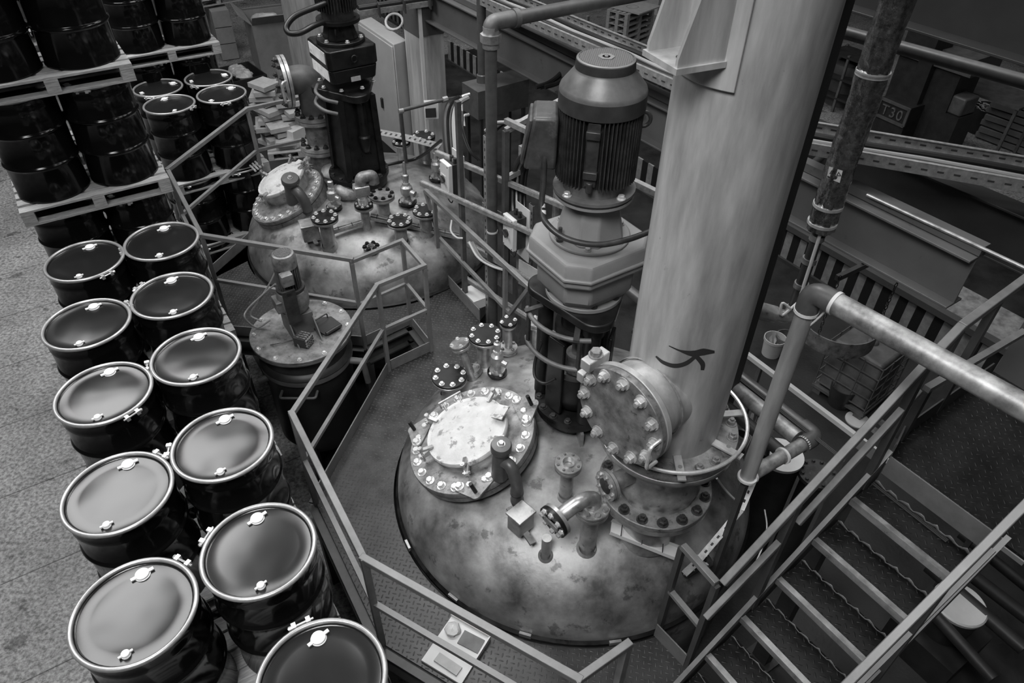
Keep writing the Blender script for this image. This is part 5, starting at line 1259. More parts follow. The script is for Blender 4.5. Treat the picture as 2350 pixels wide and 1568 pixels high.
lo=Vector((Fp.x,Fp.y,zrow(Fp.x,Fp.y,705))); mb=MB(); mb.cyl(lo,Fp,.04,seg=20); build(mb,'lower_pipe','gdark',t)
mb=MB(); mb.tube([Fp-FWD*.06-CR*.01,lo-FWD*.06-CR*.0],.012,8); build(mb,'white_cable','cablew',t)
for f in (.3,.62,.9): mb=MB(); mb.lathe([(.04,-.02),(.05,-.02),(.05,.02),(.04,.02)],T(lo+(Fp-lo)*f),20); build(mb,'tape_wrap','plate',t)
e_=lo+UP*.0; mb=MB(); mb.tube(fillet([e_,e_-UP*.1,e_-UP*.1-CR*.22+UP*.06],.06),.05,16); mb.cyl(e_-UP*.1-CR*.12+UP*.03,e_-UP*.1-CR*.34+UP*.1,.065,seg=18); build(mb,'foot_valve','stain2',t)
mb=MB(); mb.tube(smoothpath([lo-FWD*.07+UP*.05,lo-FWD*.1-UP*.08-CR*.1,lo-CR*.12-FWD*.08+UP*.03,lo-CR*.05-FWD*.09-UP*.02],5),.01,8); build(mb,'white_cord','cablew',t)

# ================================================================== BEAMS AND TRAYS OVERHEAD
def ibeam(label,P,d,L_,h,w_,mt='beam',name='steel_beam',tf=.02):
    t=thing(name,label,'beam',P); d=Vector(d).normalized(); a=Vector(P); b=a+d*L_
    mb=MB(); mb.bar(a+UP*h/2,b+UP*h/2,.012,h); mb.bar(a+UP*tf/2,b+UP*tf/2,w_,tf); mb.bar(a+UP*(h-tf/2),b+UP*(h-tf/2),w_,tf); build(mb,'beam_section',mt,t,bev=.004); return t
S1=at(2188,700,3.15); far1=at(942,21,3.15); d_=(far1-S1).normalized()
bm_=ibeam('long grey steel beam running from top centre behind both columns to a free end at right',S1,d_,(far1-S1).length+2,.42,.2)
mb=MB(); mb.bar(S1+UP*.46+d_*.0+E2*.05,S1+UP*.46+d_*9+E2*.05,.1,.07); build(mb,'top_channel','beam',bm_)
# its stanchion, white low part
p=at(990,330,1.2); p.z=0; M_h=T(p)@RZ(A1)
t=thing('pale_stanchion','pale painted stanchion with dark upper part behind the tall cabinet','stanchion',p)
mb=MB(); mb.box((0,0,1.5),(.44,.4,3.0),M_h); build(mb,'pale_casing','conc',t)
mb=MB(); mb.box((0,0,3.4),(.46,.42,.9),M_h); build(mb,'dark_head','beam',t)
mb=MB(); mb.box((.235,.17,1.8),(.04,.05,3.6),M_h); mb.box((-.235,.17,1.8),(.04,.05,3.6),M_h); build(mb,'edge_strip','white',t)
# cabinet
tl,fr_=aw(822,50,10.4),None
cz=2.75; A_=at(822,47,cz); B_=at(903,102,cz); C2=at(934,92,cz); D2=A_+(C2-B_)
t=thing('control_cabinet','tall pale control cabinet with dusty top beside the farther agitator','cabinet',Vector((B_.x,B_.y,.9)))
mb=MB(); pl=[(q.x,q.y) for q in (A_,B_,C2,D2)]; mb.prism(pl,.9,cz); build(mb,'cabinet_body','cab',t,bev=.012)
dn=(B_-A_).normalized(); nn=Vector((dn.y,-dn.x,0)); nn=nn if nn.dot(CAM-A_)>0 else -nn
mb=MB(); a,b=A_+dn*.02+nn*.012,B_-dn*.02+nn*.012; mb.bar(Vector((a.x,a.y,1.82)),Vector((b.x,b.y,1.82)),.02,1.78); dr=build(mb,'cabinet_door','cab',t,bev=.008)
def on_front(px,py,o=.03):
    r=ray(px,py); P=A_+nn*o; return CAM+r*((P-CAM).dot(nn)/r.dot(nn))
for y0,y1 in ((84,130),(138,175)):
    mb=MB()
    for k in range(8):
        y=y0+(y1-y0)*k/7; mb.bar(on_front(832,y),on_front(848,y+9),.006,.014)
    build(mb,'vent_grille','mid',dr)
mb=MB(); c=on_front(878,236,.03); mb.box(c,(.05,.05,.16),rz=math.atan2(nn.y,nn.x)); build(mb,'door_handle','motor',dr,bev=.005)
mb=MB(); c=at(906,65,cz); mb.tube([c+Vector((.13*math.cos(k*PI/8),.13*math.sin(k*PI/8),.1+.13*math.sin(k*PI/8)*.6)) for k in range(16)],.02,8,closed=True); build(mb,'cable_coil','cablew',loc=c,label='coil of pale cable lying on the dusty cabinet top',cat='cable')
mb=MB(); pts=[at(922,90,cz),at(932,150,2.5),at(958,190,2.4)]; 
w7=(C2-CAM).dot(FWD); mb.tube(smoothpath([aw(925,60,w7),aw(935,90,w7),aw(945,108,w7),aw(962,118,w7+.3),aw(990,110,w7+.5),aw(1000,60,w7+.6)],6),.02,8); build(mb,'sagging_cable','rubber',loc=at(922,90,cz),label='dark cable sagging between cabinet and pale stanchion',cat='cable')
# pedestal below the cabinet
mb=MB(); cc=(A_+C2)/2; mb.prism([(cc.x+(q.x-cc.x)*.95,cc.y+(q.y-cc.y)*.95) for q in (A_,B_,C2,D2)],0,.9); build(mb,'cabinet_plinth','beamD',loc=(cc.x,cc.y,0),label='dark plinth under the pale control cabinet',cat='plinth')
# conduit run along the top edge
a,b=at(822,30,3.4),at(1180,-22,3.4); mb=MB(); mb.bar(a,b,.09,.07); t_=build(mb,'pale_conduit','tray',loc=a,label='pale conduit channel crossing above the cabinet at the top edge',cat='conduit')
a,b=at(822,20,3.45),at(1180,-32,3.45); mb=MB(); mb.cyl(a,b,.045,seg=16); build(mb,'dark_pipe','rubber',loc=a,label='dark pipe strapped on the conduit above the cabinet',cat='pipe')
for k in range(4):
    q=at(870+58*k,22-9*k,3.44); mb=MB(); mb.box(q,(.02,.16,.16),rz=.3); build(mb,'pipe_strap','ink',t_)
def ladder(label,a,b,w_,h_=.09,slots=True,cables=4,rung=.3):
    a,b=Vector(a),Vector(b); d=(b-a).normalized(); s=Vector((d.y,-d.x,0)).normalized(); L_=(b-a).length
    t=thing('cable_tray',label,'cable tray',a)
    for sg in (-1,1):
        mb=MB(); mb.bar(a+s*w_/2*sg,b+s*w_/2*sg,.006,h_); mb.bar(a+s*(w_/2-.012)*sg+UP*h_/2,b+s*(w_/2-.012)*sg+UP*h_/2,.03,.006); mb.bar(a+s*(w_/2-.02)*sg-UP*h_/2,b+s*(w_/2-.02)*sg-UP*h_/2,.04,.005); sr=build(mb,'side_rail','tray',t)
        mb=MB(); n=int(L_/.11)
        for i in range(n):
            c=a+d*(.05+.11*i)+s*(w_/2+.005)*sg; mb.bar(c-d*.022,c+d*.022,.003,.012); c2=a+d*(.05+.11*i)+s*(w_/2-.005)*sg; mb.bar(c2-d*.022,c2+d*.022,.003,.012)
        build(mb,'slots','ink',sr)
    mb=MB(); mb.bar(a-UP*h_/2,b-UP*h_/2,w_,.004); build(mb,'tray_floor','mid',t)
    for k in range(cables):
        o=(k-(cables-1)/2)*w_/(cables+1); P=[a+d*L_*i/10+s*(o+.015*math.sin(i*1.7+k))-UP*(h_/2-.025) for i in range(11)]
        mb=MB(); mb.tube(P,.018 if k%2 else .024,8); build(mb,'cable',('rubber','cable','rubber','cablew','cable')[k%5],t)
    return t
zt_=3.95
n0,n1=at(1080,-8,zt_),at(1560,203,zt_); f0,f1=at(1215,-10,zt_),at(1500,122,zt_)
s_=Vector(((n1-n0).normalized().y,-(n1-n0).normalized().x,0)); wdt=abs((f1-n1).dot(s_)); mid=(s_*wdt/2) if (f1-n1).dot(s_)>0 else -(s_*wdt/2)
ext=(n1-n0).normalized()*.6
ladder('long slotted cable tray full of cables crossing above the steel beam at top centre',n0+mid,n1+ext+mid,wdt)
a1_,b1_=at(1860,284,3.9),at(2380,382,3.9); a2_,b2_=at(1860,350,3.9),at(2380,428,3.9)
ladder('wide slotted cable tray crossing behind the foil wrapped pipe',(a1_+a2_)/2,(b1_+b2_)/2+((b1_+b2_)/2-(a1_+a2_)/2).normalized()*2.5,((a1_-a2_).length*.8),cables=3)
for k,(x,y) in enumerate(((1195,38),(1240,60),(1306,84),(1345,104))):
    pass
for k,(x,y) in enumerate(((1195,36),(1305,88))):
    a=at(x,y,3.7); mb=MB(); mb.bar(a,a+E2*.5,.06,.06); mb.bar(a+E2*.25-UP*.1,a+E2*.25+UP*.2,.03,.03); build(mb,'tray_bracket','mid',loc=a,label=['stub bracket under the long cable tray, left of the grey elbow','stub bracket under the long cable tray, left of the motor cowl'][k],cat='bracket')
# right dark beams
a=at(2106,57,4.7); ibeam('dark deep beam across the upper right corner',at(2350,135,4.7)-E1*1.2,E1,7.,.75,.3,'beamD')
a,b=at(1930,72,4.3),at(2360,190,4.3); mb=MB(); mb.cyl(a,b,.055,seg=20); build(mb,'dark_pipe','pipe',loc=a,label='dark round pipe under the deep beam in the upper right',cat='pipe')
a=at(2400,640,3.2); ibeam('wide dark beam with thin bright edge behind the landing guard rail',a-UP*.0,(at(1960,434,3.2)-a),4.6,.42,.22,'beamD')
a,b=at(1990,447,3.64),at(2370,624,3.64); mb=MB(); mb.cyl(a,b,.014,seg=10); build(mb,'thin_conduit','galv',loc=a,label='thin bright conduit running along the wide dark beam at the right',cat='conduit')
a,b=aw(1838,396,6.8),aw(1925,330,6.5); mb=MB(); mb.cyl(a,b,.035,seg=14); build(mb,'stay_tube','mid',loc=a,label='short slanting tube left of the foil wrapped pipe',cat='pipe')
a=at(1560,258,3.5); 
#@@P7
# ================================================================== THE HALL BEYOND
def barrier(label,a,b,h=.5,top=True,slat=.1):
    a,b=Vector(a),Vector(b); d=(b-a).normalized(); L_=(b-a).length; ang_=math.atan2(d.y,d.x); n=int(L_/slat)
    t=thing('striped_barrier',label,'barrier',a)
    for col,par in (('tile',0),('tileD',1)):
        mb=MB()
        for i in range(par,n,2):
            c=a+d*(slat*(i+.5)); mb.box((c.x,c.y,a.z+h/2),(slat*.96,.03,h),rz=ang_)
        build(mb,'pale_stripes' if par==0 else 'dark_stripes',col,t)
    if top: mb=MB(); mb.bar(a+UP*(h+.04),b+UP*(h+.04),.12,.09); build(mb,'top_channel','beam',t)
    mb=MB(); mb.bar(a+UP*.03-E2*.03,b+UP*.03-E2*.03,.06,.06); build(mb,'base_channel','railD',t)
    return t
zz=.0
a=at(1760,575,.0); b=at(2400,985,.0); dd=(b-a); ln=dd.dot(-E1); barrier('black and white striped low barrier right of the brushed column, beyond the pit',a,a-E1*ln,.55,slat=.13)
a=at(1030,140,.0); barrier('striped low barrier between pale stanchion and tall pipes',a,a-E1*3.2,.5,False,.15)
a=at(1240,300,.0); barrier('small striped panel seen under the beam behind the steel box',a,a-E1*.9,.5,False,.12)
a=at(1455,430,.0); barrier('small striped panel seen between motor and brushed column',a,a-E1*.7,.6,False,.14)
a=at(960,12,.6); barrier('striped grille beyond the cabinet at the top edge',a-E2*1.2,a-E2*1.2-E1*2.2,.5,False,.12)
# aisle strip, paler and more mottled than the ground around it
mb=MB(); a=at(1880,560,.01); mb.quad(a,a-E1*7,a-E1*7+E2*.9,a+E2*.9)
M['aisle']=mat('pale_aisle_floor',.3,.75,0,var=.5,scale=7,bump=.6,bscale=12)
o=build(mb,'pale_aisle','aisle',kind='structure'); o.location.z=.004
# yellowish low rail on posts
a,b=at(1700,803,1.05),at(2100,1080,1.05); t=thing('low_rail','pale low rail crossing the dark ground right of the column','guard rail',Vector((a.x,a.y,0)))
mb=MB(); mb.bar(a,a-E1*3.2,.05,.05); build(mb,'top_rail','white',t)
for q in (.3,1.55,2.8): p=a-E1*q; mb=MB(); mb.bar(Vector((p.x,p.y,0)),p,.045,.045,up=E1); build(mb,'post','mid',t)
# caged liquid tote
ip=at(1950,905,0); It=T(ip)@RZ(A1+.1); t=thing('caged_tote','dim plastic liquid container in a wire cage on the ground','container',ip)
mb=MB(); mb.box((0,0,.5),(.62,.62,.72),It); mb.lathe([(.07,.86),(.07,.9),(0,.9)],It,20); build(mb,'plastic_tank','tin',t,bev=.05,bseg=3)
mb=MB()
for z in (.2,.36,.52,.68,.84): mb.add(*[[],[]]); [mb.bar(It@Vector(p),It@Vector(q),.012,.012) for p,q in (((-.34,-.34,z),(.34,-.34,z)),((.34,-.34,z),(.34,.34,z)),((.34,.34,z),(-.34,.34,z)),((-.34,.34,z),(-.34,-.34,z)))]
for u in (-.34,-.11,.11,.34): [mb.bar(It@Vector(p),It@Vector(q),.012,.012,up=E1) for p,q in (((u,-.34,.14),(u,-.34,.86)),((u,.34,.14),(u,.34,.86)),((-.34,u,.14),(-.34,u,.86)),((.34,u,.14),(.34,u,.86)))]
build(mb,'wire_cage','mid',t)
mb=MB(); mb.box((0,0,.11),(.7,.7,.04),It)
for x in (-.28,0,.28):
    for y in (-.28,0,.28): mb.box((x,y,.045),(.1,.1,.09),It)
build(mb,'skid','mid',t)
p=at(1925,925,.0); mb=MB(); mb.lathe([(0,0),(.14,0),(.17,.3),(.16,.3),(.13,.03),(0,.03)],T(p),32); build(mb,'dark_bucket','gdark',loc=p,label='dark empty bucket on the ground in front of the caged tote',cat='bucket')
# drum lifting ring with chains
rc=at(1922,752,1.25); t=thing('drum_clamp','grey half ring of flat steel hanging on chains above the tote','clamp',rc)
mb=MB(); a0=math.radians(200); n=22; vs=[];fs=[]
for i in range(n+1):
    a_=a0+math.radians(200)*i/n
    for rr,z in ((.4,-.03),(.415,-.03),(.415,.17),(.4,.17)): vs.append(rc+Vector((rr*math.cos(a_),rr*math.sin(a_),z-.07)))
for i in range(n):
    for k in range(4): fs.append((i*4+k,i*4+(k+1)%4,(i+1)*4+(k+1)%4,(i+1)*4+k))
mb.add(vs,fs+[(0,1,2,3),(n*4+3,n*4+2,n*4+1,n*4)]); build(mb,'half_ring','plate',t)
for sx,(tx,ty) in ((0,(1965,640)),(1,(1890,690))):
    p0=rc+Vector((.4*math.cos(a0+.3+sx*2.3),.4*math.sin(a0+.3+sx*2.3),0)); p1=p0+UP*.9; mb=MB()
    for k in range(18):
        c=p0+(p1-p0)*(k/18); mb.tube([c+Vector((.014*math.cos(j*PI/4),0,.03*math.sin(j*PI/4))) if k%2 else c+Vector((0,.014*math.cos(j*PI/4),.03*math.sin(j*PI/4))) for j in range(8)],.005,5,closed=True)
    build(mb,'chain','motor',t)
mb=MB(); q=rc+UP*.83; mb.bar(q-E2*.4,q+E2*.4,.05,.06); mb.cyl(q,q+UP*.6,.015,seg=8); build(mb,'spreader_bar','mid',t)
def bucket(label,px,py,z,r,h,tilt=0,rz=0,mt='white'):
    p=at(px,py,z); mb=MB(); Mx=T(p)@Matrix.Rotation(tilt,4,Vector((math.cos(rz),math.sin(rz),0))); mb.lathe([(0,0),(r*.8,0),(r*.92,h*.85),(r*1.0,h*.86),(r*1.0,h),(r*.93,h),(r*.86,h*.5),(r*.76,.02),(0,.02)],Mx,36)
    return p,mb
p,mb=bucket('',1768,812,.0,.145,.28); t=thing('bucket','white bucket holding a bag, on the dark ground right of the column','bucket',p); build(mb,'bucket_body','white',t)
mb=MB()
for k in range(8):
    a_=k*.8; mb.add([p+Vector((.03*math.cos(a_),.03*math.sin(a_),.12)),p+Vector((.11*math.cos(a_),.11*math.sin(a_),.24)),p+Vector((.1*math.cos(a_+.5),.1*math.sin(a_+.5),.2))],[(0,1,2)])
build(mb,'bag','bag',t)
p,mb=bucket('',1795,805,.0,.14,.26); 
p2=at(1797,800,.0); build(mb,'bucket','plate',loc=p,label='greyish bucket standing half behind the white bucket',cat='bucket')
p=at(1968,963,.02); mb=MB(); mb.disc(.14,.0,.02,T(Vector((p.x,p.y,0))),40); build(mb,'pale_disc','white',loc=Vector((p.x,p.y,0)),label='pale round lid lying on the dark ground by the stair handrail',cat='lid')
p=at(2010,975,.01); t=thing('paper_scraps','two pale paper squares on the ground under the stair handrail','paper',p)
for k,(x,y) in enumerate(((2003,985),(2020,968))): q=at(x,y,.005); mb=MB(); mb.box((q.x,q.y,.004),(.15,.11,.004),rz=A1); build(mb,'paper','plate',t)

# machine with raised number, upper right
mp_=at(2040,262,0); Mm=T(Vector((mp_.x,mp_.y,0)))
t=thing('milling_machine','dark machine base with the raised figures T30 on its front panel','machine',mp_)
tz=1.15
q0=at(2029,224,tz); q1=at(2086,248,tz); dq=(q1-q0).normalized(); aq=math.atan2(dq.y,dq.x); nq=Vector((dq.y,-dq.x,0))
wq=(q1-q0).length; Mq=T(Vector((q0.x,q0.y,0)))@RZ(aq)
mb=MB(); mb.box((wq/2,.5,tz/2),(wq*1.15,1.0,tz),Mq); build(mb,'machine_base','gdark',t)
hp_=.62*wq
mb=MB()
for (x,z,sx,sz) in ((wq/2,tz-.02,wq*1.15,.05),(wq/2,tz-hp_,wq*1.15,.05),(-.06*wq,tz-hp_/2,.05,hp_),(1.06*wq,tz-hp_/2,.05,hp_)): mb.box((x,-.015,z),(sx,.03,sz),Mq)
build(mb,'panel_frame','mid',t)
cu=bpy.data.curves.new('figures','FONT'); cu.body='T30'; cu.size=hp_*.78; cu.extrude=.008; cu.space_character=1.15; cu.offset=0
to=bpy.data.objects.new('figures_tmp',cu); COL.objects.link(to); bpy.context.view_layer.update()
me=bpy.data.meshes.new_from_object(to.evaluated_get(bpy.context.evaluated_depsgraph_get())); bpy.data.objects.remove(to)
me.materials.clear(); me.materials.append(M['plate']); fo=bpy.data.objects.new('raised_figures',me); COL.objects.link(fo); fo.parent=t
fo.matrix_local=T(-ORG[t.name])@Mq@T(Vector((.06*wq,-.01,tz-hp_*.82)))@Matrix.Rotation(PI/2,4,'X')
mb=MB(); mb.box((wq*.7,.45,tz+.5),(wq*.5,.4,1.0),Mq); mb.box((wq*.5,.3,tz+1.1),(wq*1.1,.5,.25),Mq); build(mb,'machine_column','gdark',t)
mb=MB(); mb.box((wq*.2,-.4,.45),(wq*1.0,.7,.08),Mq); build(mb,'chip_tray','mid',t)
mb=MB(); q=at(2200,235,1.3); mb.box((q.x,q.y,1.3),(.45,.4,.32),rz=aq); build(mb,'grey_motor_box','mid',loc=q-UP*.16,label='grey box housing on the dark machine right of the raised figures',cat='box',bev=.03)
mb=MB(); mb.box((q.x,q.y,.57),(.5,.5,1.14),rz=aq); build(mb,'dark_pedestal','gdark',loc=Vector((q.x,q.y,0)),label='dark pedestal below the grey box housing at the upper right',cat='pedestal')
# work table frame
tq=at(2290,210,1.3); t=thing('steel_table','grey steel table frame at the right edge beyond the machine','table',Vector((tq.x,tq.y,0))); Mt=T(Vector((tq.x,tq.y,0)))@RZ(A1)
mb=MB(); mb.box((0,0,1.28),(1.3,.9,.04),Mt); build(mb,'table_top','mid',t)
for x in(-.6,.6):
    for y in(-.4,.4): mb=MB(); mb.box((x,y,.63),(.05,.05,1.26),Mt); build(mb,'leg','mid',t)
# big flat duct boxes
q=at(2180,90,2.2); mb=MB(); Mt=T(Vector((q.x,q.y,0)))@RZ(A1); mb.box((0,0,2.0),(1.6,.9,.3),Mt); build(mb,'grey_cover','mid',loc=Vector((q.x,q.y,1.85)),label='grey flat cover with dark opening below the deep upper right beam',cat='cover')
mb=MB(); mb.box((0,0,.92),(1.2,.7,1.84),Mt); build(mb,'dark_housing','gdark',loc=Vector((q.x,q.y,0)),label='dark housing under the grey flat cover at the upper right',cat='housing')
q=at(1960,140,.9); t=thing('round_tub','pale round topped tub between brushed column and foil pipe','tub',Vector((q.x,q.y,0))); mb=MB(); mb.lathe([(0,0),(.4,0),(.5,.7),(.52,.74),(.5,.9),(.2,1.0),(0,1.0)],T(Vector((q.x,q.y,0))),40); build(mb,'tub_body','beam',t)
t=thing('open_rack','dark open rack with pale uprights left of the foil wrapped pipe','rack',at(1930,250,0))
q=at(1930,250,0); Mt=T(q)@RZ(A1)
for x in (-.5,0,.5):
    for y in(-.3,.3): mb=MB(); mb.box((x,y,.6),(.05,.05,1.2),Mt); build(mb,'upright','mid',t)
for z in (.3,.7,1.15): mb=MB(); mb.box((0,0,z),(1.05,.65,.04),Mt); build(mb,'shelf','gdark',t)
for i,(x,y,l_) in enumerate(((2100,330,'pale plank lying left under the grey machine table'),(2150,345,'pale plank lying right under the grey machine table'))):
    q=at(x,y,.1); mb=MB(); mb.box((q.x,q.y,.06),(.9,.12,.08),rz=aq+1.2); build(mb,'plank','wood',loc=Vector((q.x,q.y,.02)),label=l_,cat='plank')
t=thing('parts_bin','round bin of shiny metal swarf behind the upper right table leg','bin',at(2250,300,0)); q=at(2250,300,0)
mb=MB(); mb.lathe([(0,0),(.3,0),(.34,.5),(.32,.5),(.28,.38),(0,.38)],T(q),32); build(mb,'bin_body','gdark',t)
mb=MB(); rg=random.Random(9)
for k in range(60):
    c=q+Vector((rg.uniform(-.24,.24),rg.uniform(-.24,.24),.42+rg.random()*.1)); mb.tube([c+Vector((.05*math.cos(j),.05*math.sin(j),.01*j)) for j in range(5)],.008,5)
build(mb,'metal_swarf','bright',t,kind='stuff')
# stacked timber right edge
for k in range(9):
    q=at(2325,330,0); mb=MB(); mb.box((q.x,q.y,.08+.13*k),(1.2,.8,.1),rz=A1+.1*(k%2)); build(mb,'flat_carton','card',loc=q+UP*(.03+.13*k),label='flat brown carton in the stack at the right photo edge',cat='carton',group='flat cartons stacked at the right edge')

# top centre: pallet stack with board
q=at(1440,95,0); 
for k in range(6):
    pal(q,.144*k,'pallet in the stack beneath the pale board at top centre','pallet stack beneath the pale board',rz=.25)
t=thing('board','pale square board with a round mark lying on stacked pallets','board',q+UP*.87)
Mt=T(q+UP*.87)@RZ(A1+.25); mb=MB(); mb.box((0,0,.02),(1.15,.95,.03),Mt); build(mb,'board_panel','cardl',t)
mb=MB(); mb.lathe([(.14,.036),(.15,.037),(.16,.036)],Mt@T(Vector((-.1,.1,0))),32); build(mb,'round_mark','card',t)
for k,(x,y) in enumerate(((1380,10),(1500,20),(1560,70))):
    q=at(x,y,0); mb=MB(); mb.box((q.x,q.y,.3),(1.0,.8,.6),rz=A1+.1*k); build(mb,'crate',('card','cardl','wood')[k],loc=q,label=['dim crate at the top edge left of the pallet stack','pale crate at the top edge behind the pallet stack','wooden crate between pallet stack and column bracket'][k],cat='crate')
for k in range(5):
    q=at(1490,95,0)+Vector((.0,.0,0)); mb=MB(); mb.box((q.x+.9,q.y-.5+.03*k,.045+.1*k),(.5,.4,.07),rz=A1+.2*k); build(mb,'paper_bundle','cardl',loc=(q.x+.9,q.y-.5,.01+.1*k),label='pale flat bundle in the heap right of the pallet stack',cat='bundle',group='flat bundles right of the pallet stack')
# distant left: pillar, big cardboard box, cartons
q=at(735,205,.4); q.z=0; mb=MB(); mb.box((q.x,q.y,3),(.85,.7,6),rz=A1+.05); build(mb,'concrete_pillar','conc',loc=q,label='pale concrete pillar behind the farther agitator',cat='pillar')
q=at(640,150,0); Mt=T(q)@RZ(A1-.12)
t=thing('cardboard_bin','large open cardboard bin with folded flaps filled with white bags','box',q)
W2,H2,D3=1.2,1.15,1.0
mb=MB()
for c,s_ in (((0,-D3/2,H2/2),(W2,.02,H2)),((0,D3/2,H2/2),(W2,.02,H2)),((-W2/2,0,H2/2),(.02,D3,H2)),((W2/2,0,H2/2),(.02,D3,H2)),((0,0,.62),(W2,D3,.02))): mb.box(c,s_,Mt)
build(mb,'bin_walls','card',t)
for i,(c,rx,ry,sz) in enumerate((((0,-D3/2-.1,H2-.13),-.35,0,(W2,.015,.34)),((0,D3/2+.12,H2+.12),-.8,0,(W2,.015,.34)),((-W2/2-.1,0,H2+.1),0,-.8,(.015,D3,.34)),((W2/2+.08,0,H2-.12),0,-.3,(.015,D3,.34)))):
    mb=MB(); mb.box((0,0,0),sz,Mt@T(Vector(c))@Matrix.Rotation(rx,4,'X')@Matrix.Rotation(ry,4,'Y')); build(mb,'flap','card',t)
def blob(mb,c,r,seed,sq=.7):
    rg=random.Random(seed); vs=[];fs=[];a=14;b=9
    for i in range(b+1):
        for k in range(a):
            th=PI*i/b; ph=2*PI*k/a; rr=r*(1+rg.uniform(-.13,.13)) if 0<i<b else r
            vs.append(Vector(c)+Vector((rr*math.sin(th)*math.cos(ph),rr*math.sin(th)*math.sin(ph),rr*math.cos(th)*sq)))
    for i in range(b):
        for k in range(a): fs.append((i*a+k,i*a+(k+1)%a,(i+1)*a+(k+1)%a,(i+1)*a+k))
    mb.add(vs,fs)
for k,(x,y,r_) in enumerate(((.1,0,.3),(.35,.15,.24),(-.3,-.1,.2))):
    mb=MB(); blob(mb,Mt@Vector((x,y,.95)),r_,k); build(mb,'plastic_bag',('film','bag','bag')[k],loc=Mt@Vector((x,y,.7)),label=['large white bag bulging out of the cardboard bin','white bag at the right inside the cardboard bin','crumpled clear bag at the left inside the cardboard bin'][k],cat='bag',smooth=60)
# stack of brown cartons behind
q=at(520,120,0); Mt=T(q)@RZ(A1-.1); n=0
for r_ in range(3):
    for c in range(3):
        mb=MB(); mb.box((-.42+.42*c,0,.2+.38*r_),(.4,.4,.36),Mt); mb.box((-.42+.42*c,-.2,.3+.38*r_),(.1,.01,.07),Mt); build(mb,'carton','card',loc=Mt@Vector((-.42+.42*c,0,.02+.38*r_)),label='brown carton in the stack left of the large cardboard bin',cat='carton',group='brown cartons stacked beside the cardboard bin')
pal(q,1.2,'pallet topping the brown carton stack at the top left',None,rz=.1)
mb=MB(); rg=random.Random(2)
for i in range(6):
    for k in range(4): mb.box(Vector((q.x,q.y,1.37))+RZ(A1-PI/2+.1).to_3x3()@Vector((-.5+.2*i,-.3+.2*k,0)),(.15,.15,.06),rz=A1)
build(mb,'block_layer','cardl',loc=q+UP*1.35,label='layer of small pale blocks on the pallet at the top edge',cat='blocks',kind='stuff')
q=at(560,205,0); Mt=T(q)@RZ(A1+.1); t=thing('open_tray_box','dark open box with white label and crumpled clear film, by the drums','box',q)
mb=MB()
for c,s_ in (((0,-.4,.2),(1.0,.02,.4)),((0,.4,.2),(1.0,.02,.4)),((-.5,0,.2),(.02,.8,.4)),((.5,0,.2),(.02,.8,.4)),((0,0,.02),(1.0,.8,.02))): mb.box(c,s_,Mt)
build(mb,'box_walls','gdark',t)
mb=MB(); mb.box((.512,0,.24),(.004,.22,.16),Mt); mb.box((0.0,-.414,.24),(.22,.004,.16),Mt); build(mb,'paper_label','white',t)
for k in range(3):
    mb=MB(); blob(mb,Mt@Vector((-.25+.22*k,.0,.38)),.19,20+k,.6); build(mb,'crumpled_film','bag',loc=Mt@Vector((-.25+.22*k,0,.26)),label='crumpled clear film in the dark open box beyond the drums',cat='film',group='crumpled film in the open box')
# heap of flat pale cartons
rg=random.Random(11); base=at(630,335,0)
spots=[(632,330,11,0),(682,330,8,1),(660,345,5,2),(700,300,6,3)]
for sx,sy,nn_,sd in spots:
    q=at(sx,sy,0)
    for k in range(nn_):
        z=.06+.115*k; w3,d3=rg.uniform(.42,.62),rg.uniform(.34,.45); rz=A1+rg.uniform(-.45,.45); c=Vector((q.x+rg.uniform(-.09,.09),q.y+rg.uniform(-.09,.09),z))
        tl_=rg.uniform(-.05,.05); Mx=T(c)@RZ(rz)@Matrix.Rotation(tl_,4,'Y')
        mb=MB(); mb.box((0,0,0),(w3,d3,.085),Mx); mb.box((0,0,.044),(w3*.9,.01,.004),Mx); o=build(mb,'flat_carton','cardl',loc=c-UP*.043,label=['pale flat carton in the leaning heap nearest the distant drums','pale flat carton in the heap under the blind flanged elbow','pale flat carton low in the heap behind the rear platform rail','pale flat carton of the small heap left of the farther agitator'][sd],cat='carton',group='leaning heap of pale flat cartons %s'%('nearest the drums','under the elbow','at the front','by the agitator')[sd])
for k,(x,y) in enumerate(((680,345),(712,330))):
    q=at(x,y,0); mb=MB(); mb.box((q.x,q.y,.32),(.42,.36,.34),rz=A1+.4); build(mb,'white_carton','white',loc=q+UP*.15,label=['white carton on the low pallet behind the farther dome, left one','white carton on the low pallet behind the farther dome, right one'][k],cat='carton',bev=.006)
pal(at(690,345,0),0,'low pallet with white cartons behind the farther dome',None,rz=-.3)
q=at(590,385,0); pal(at(575,372,2.0),1.86,'short end of pallet jutting out beyond the distant drums',None,rz=.04) if False else None

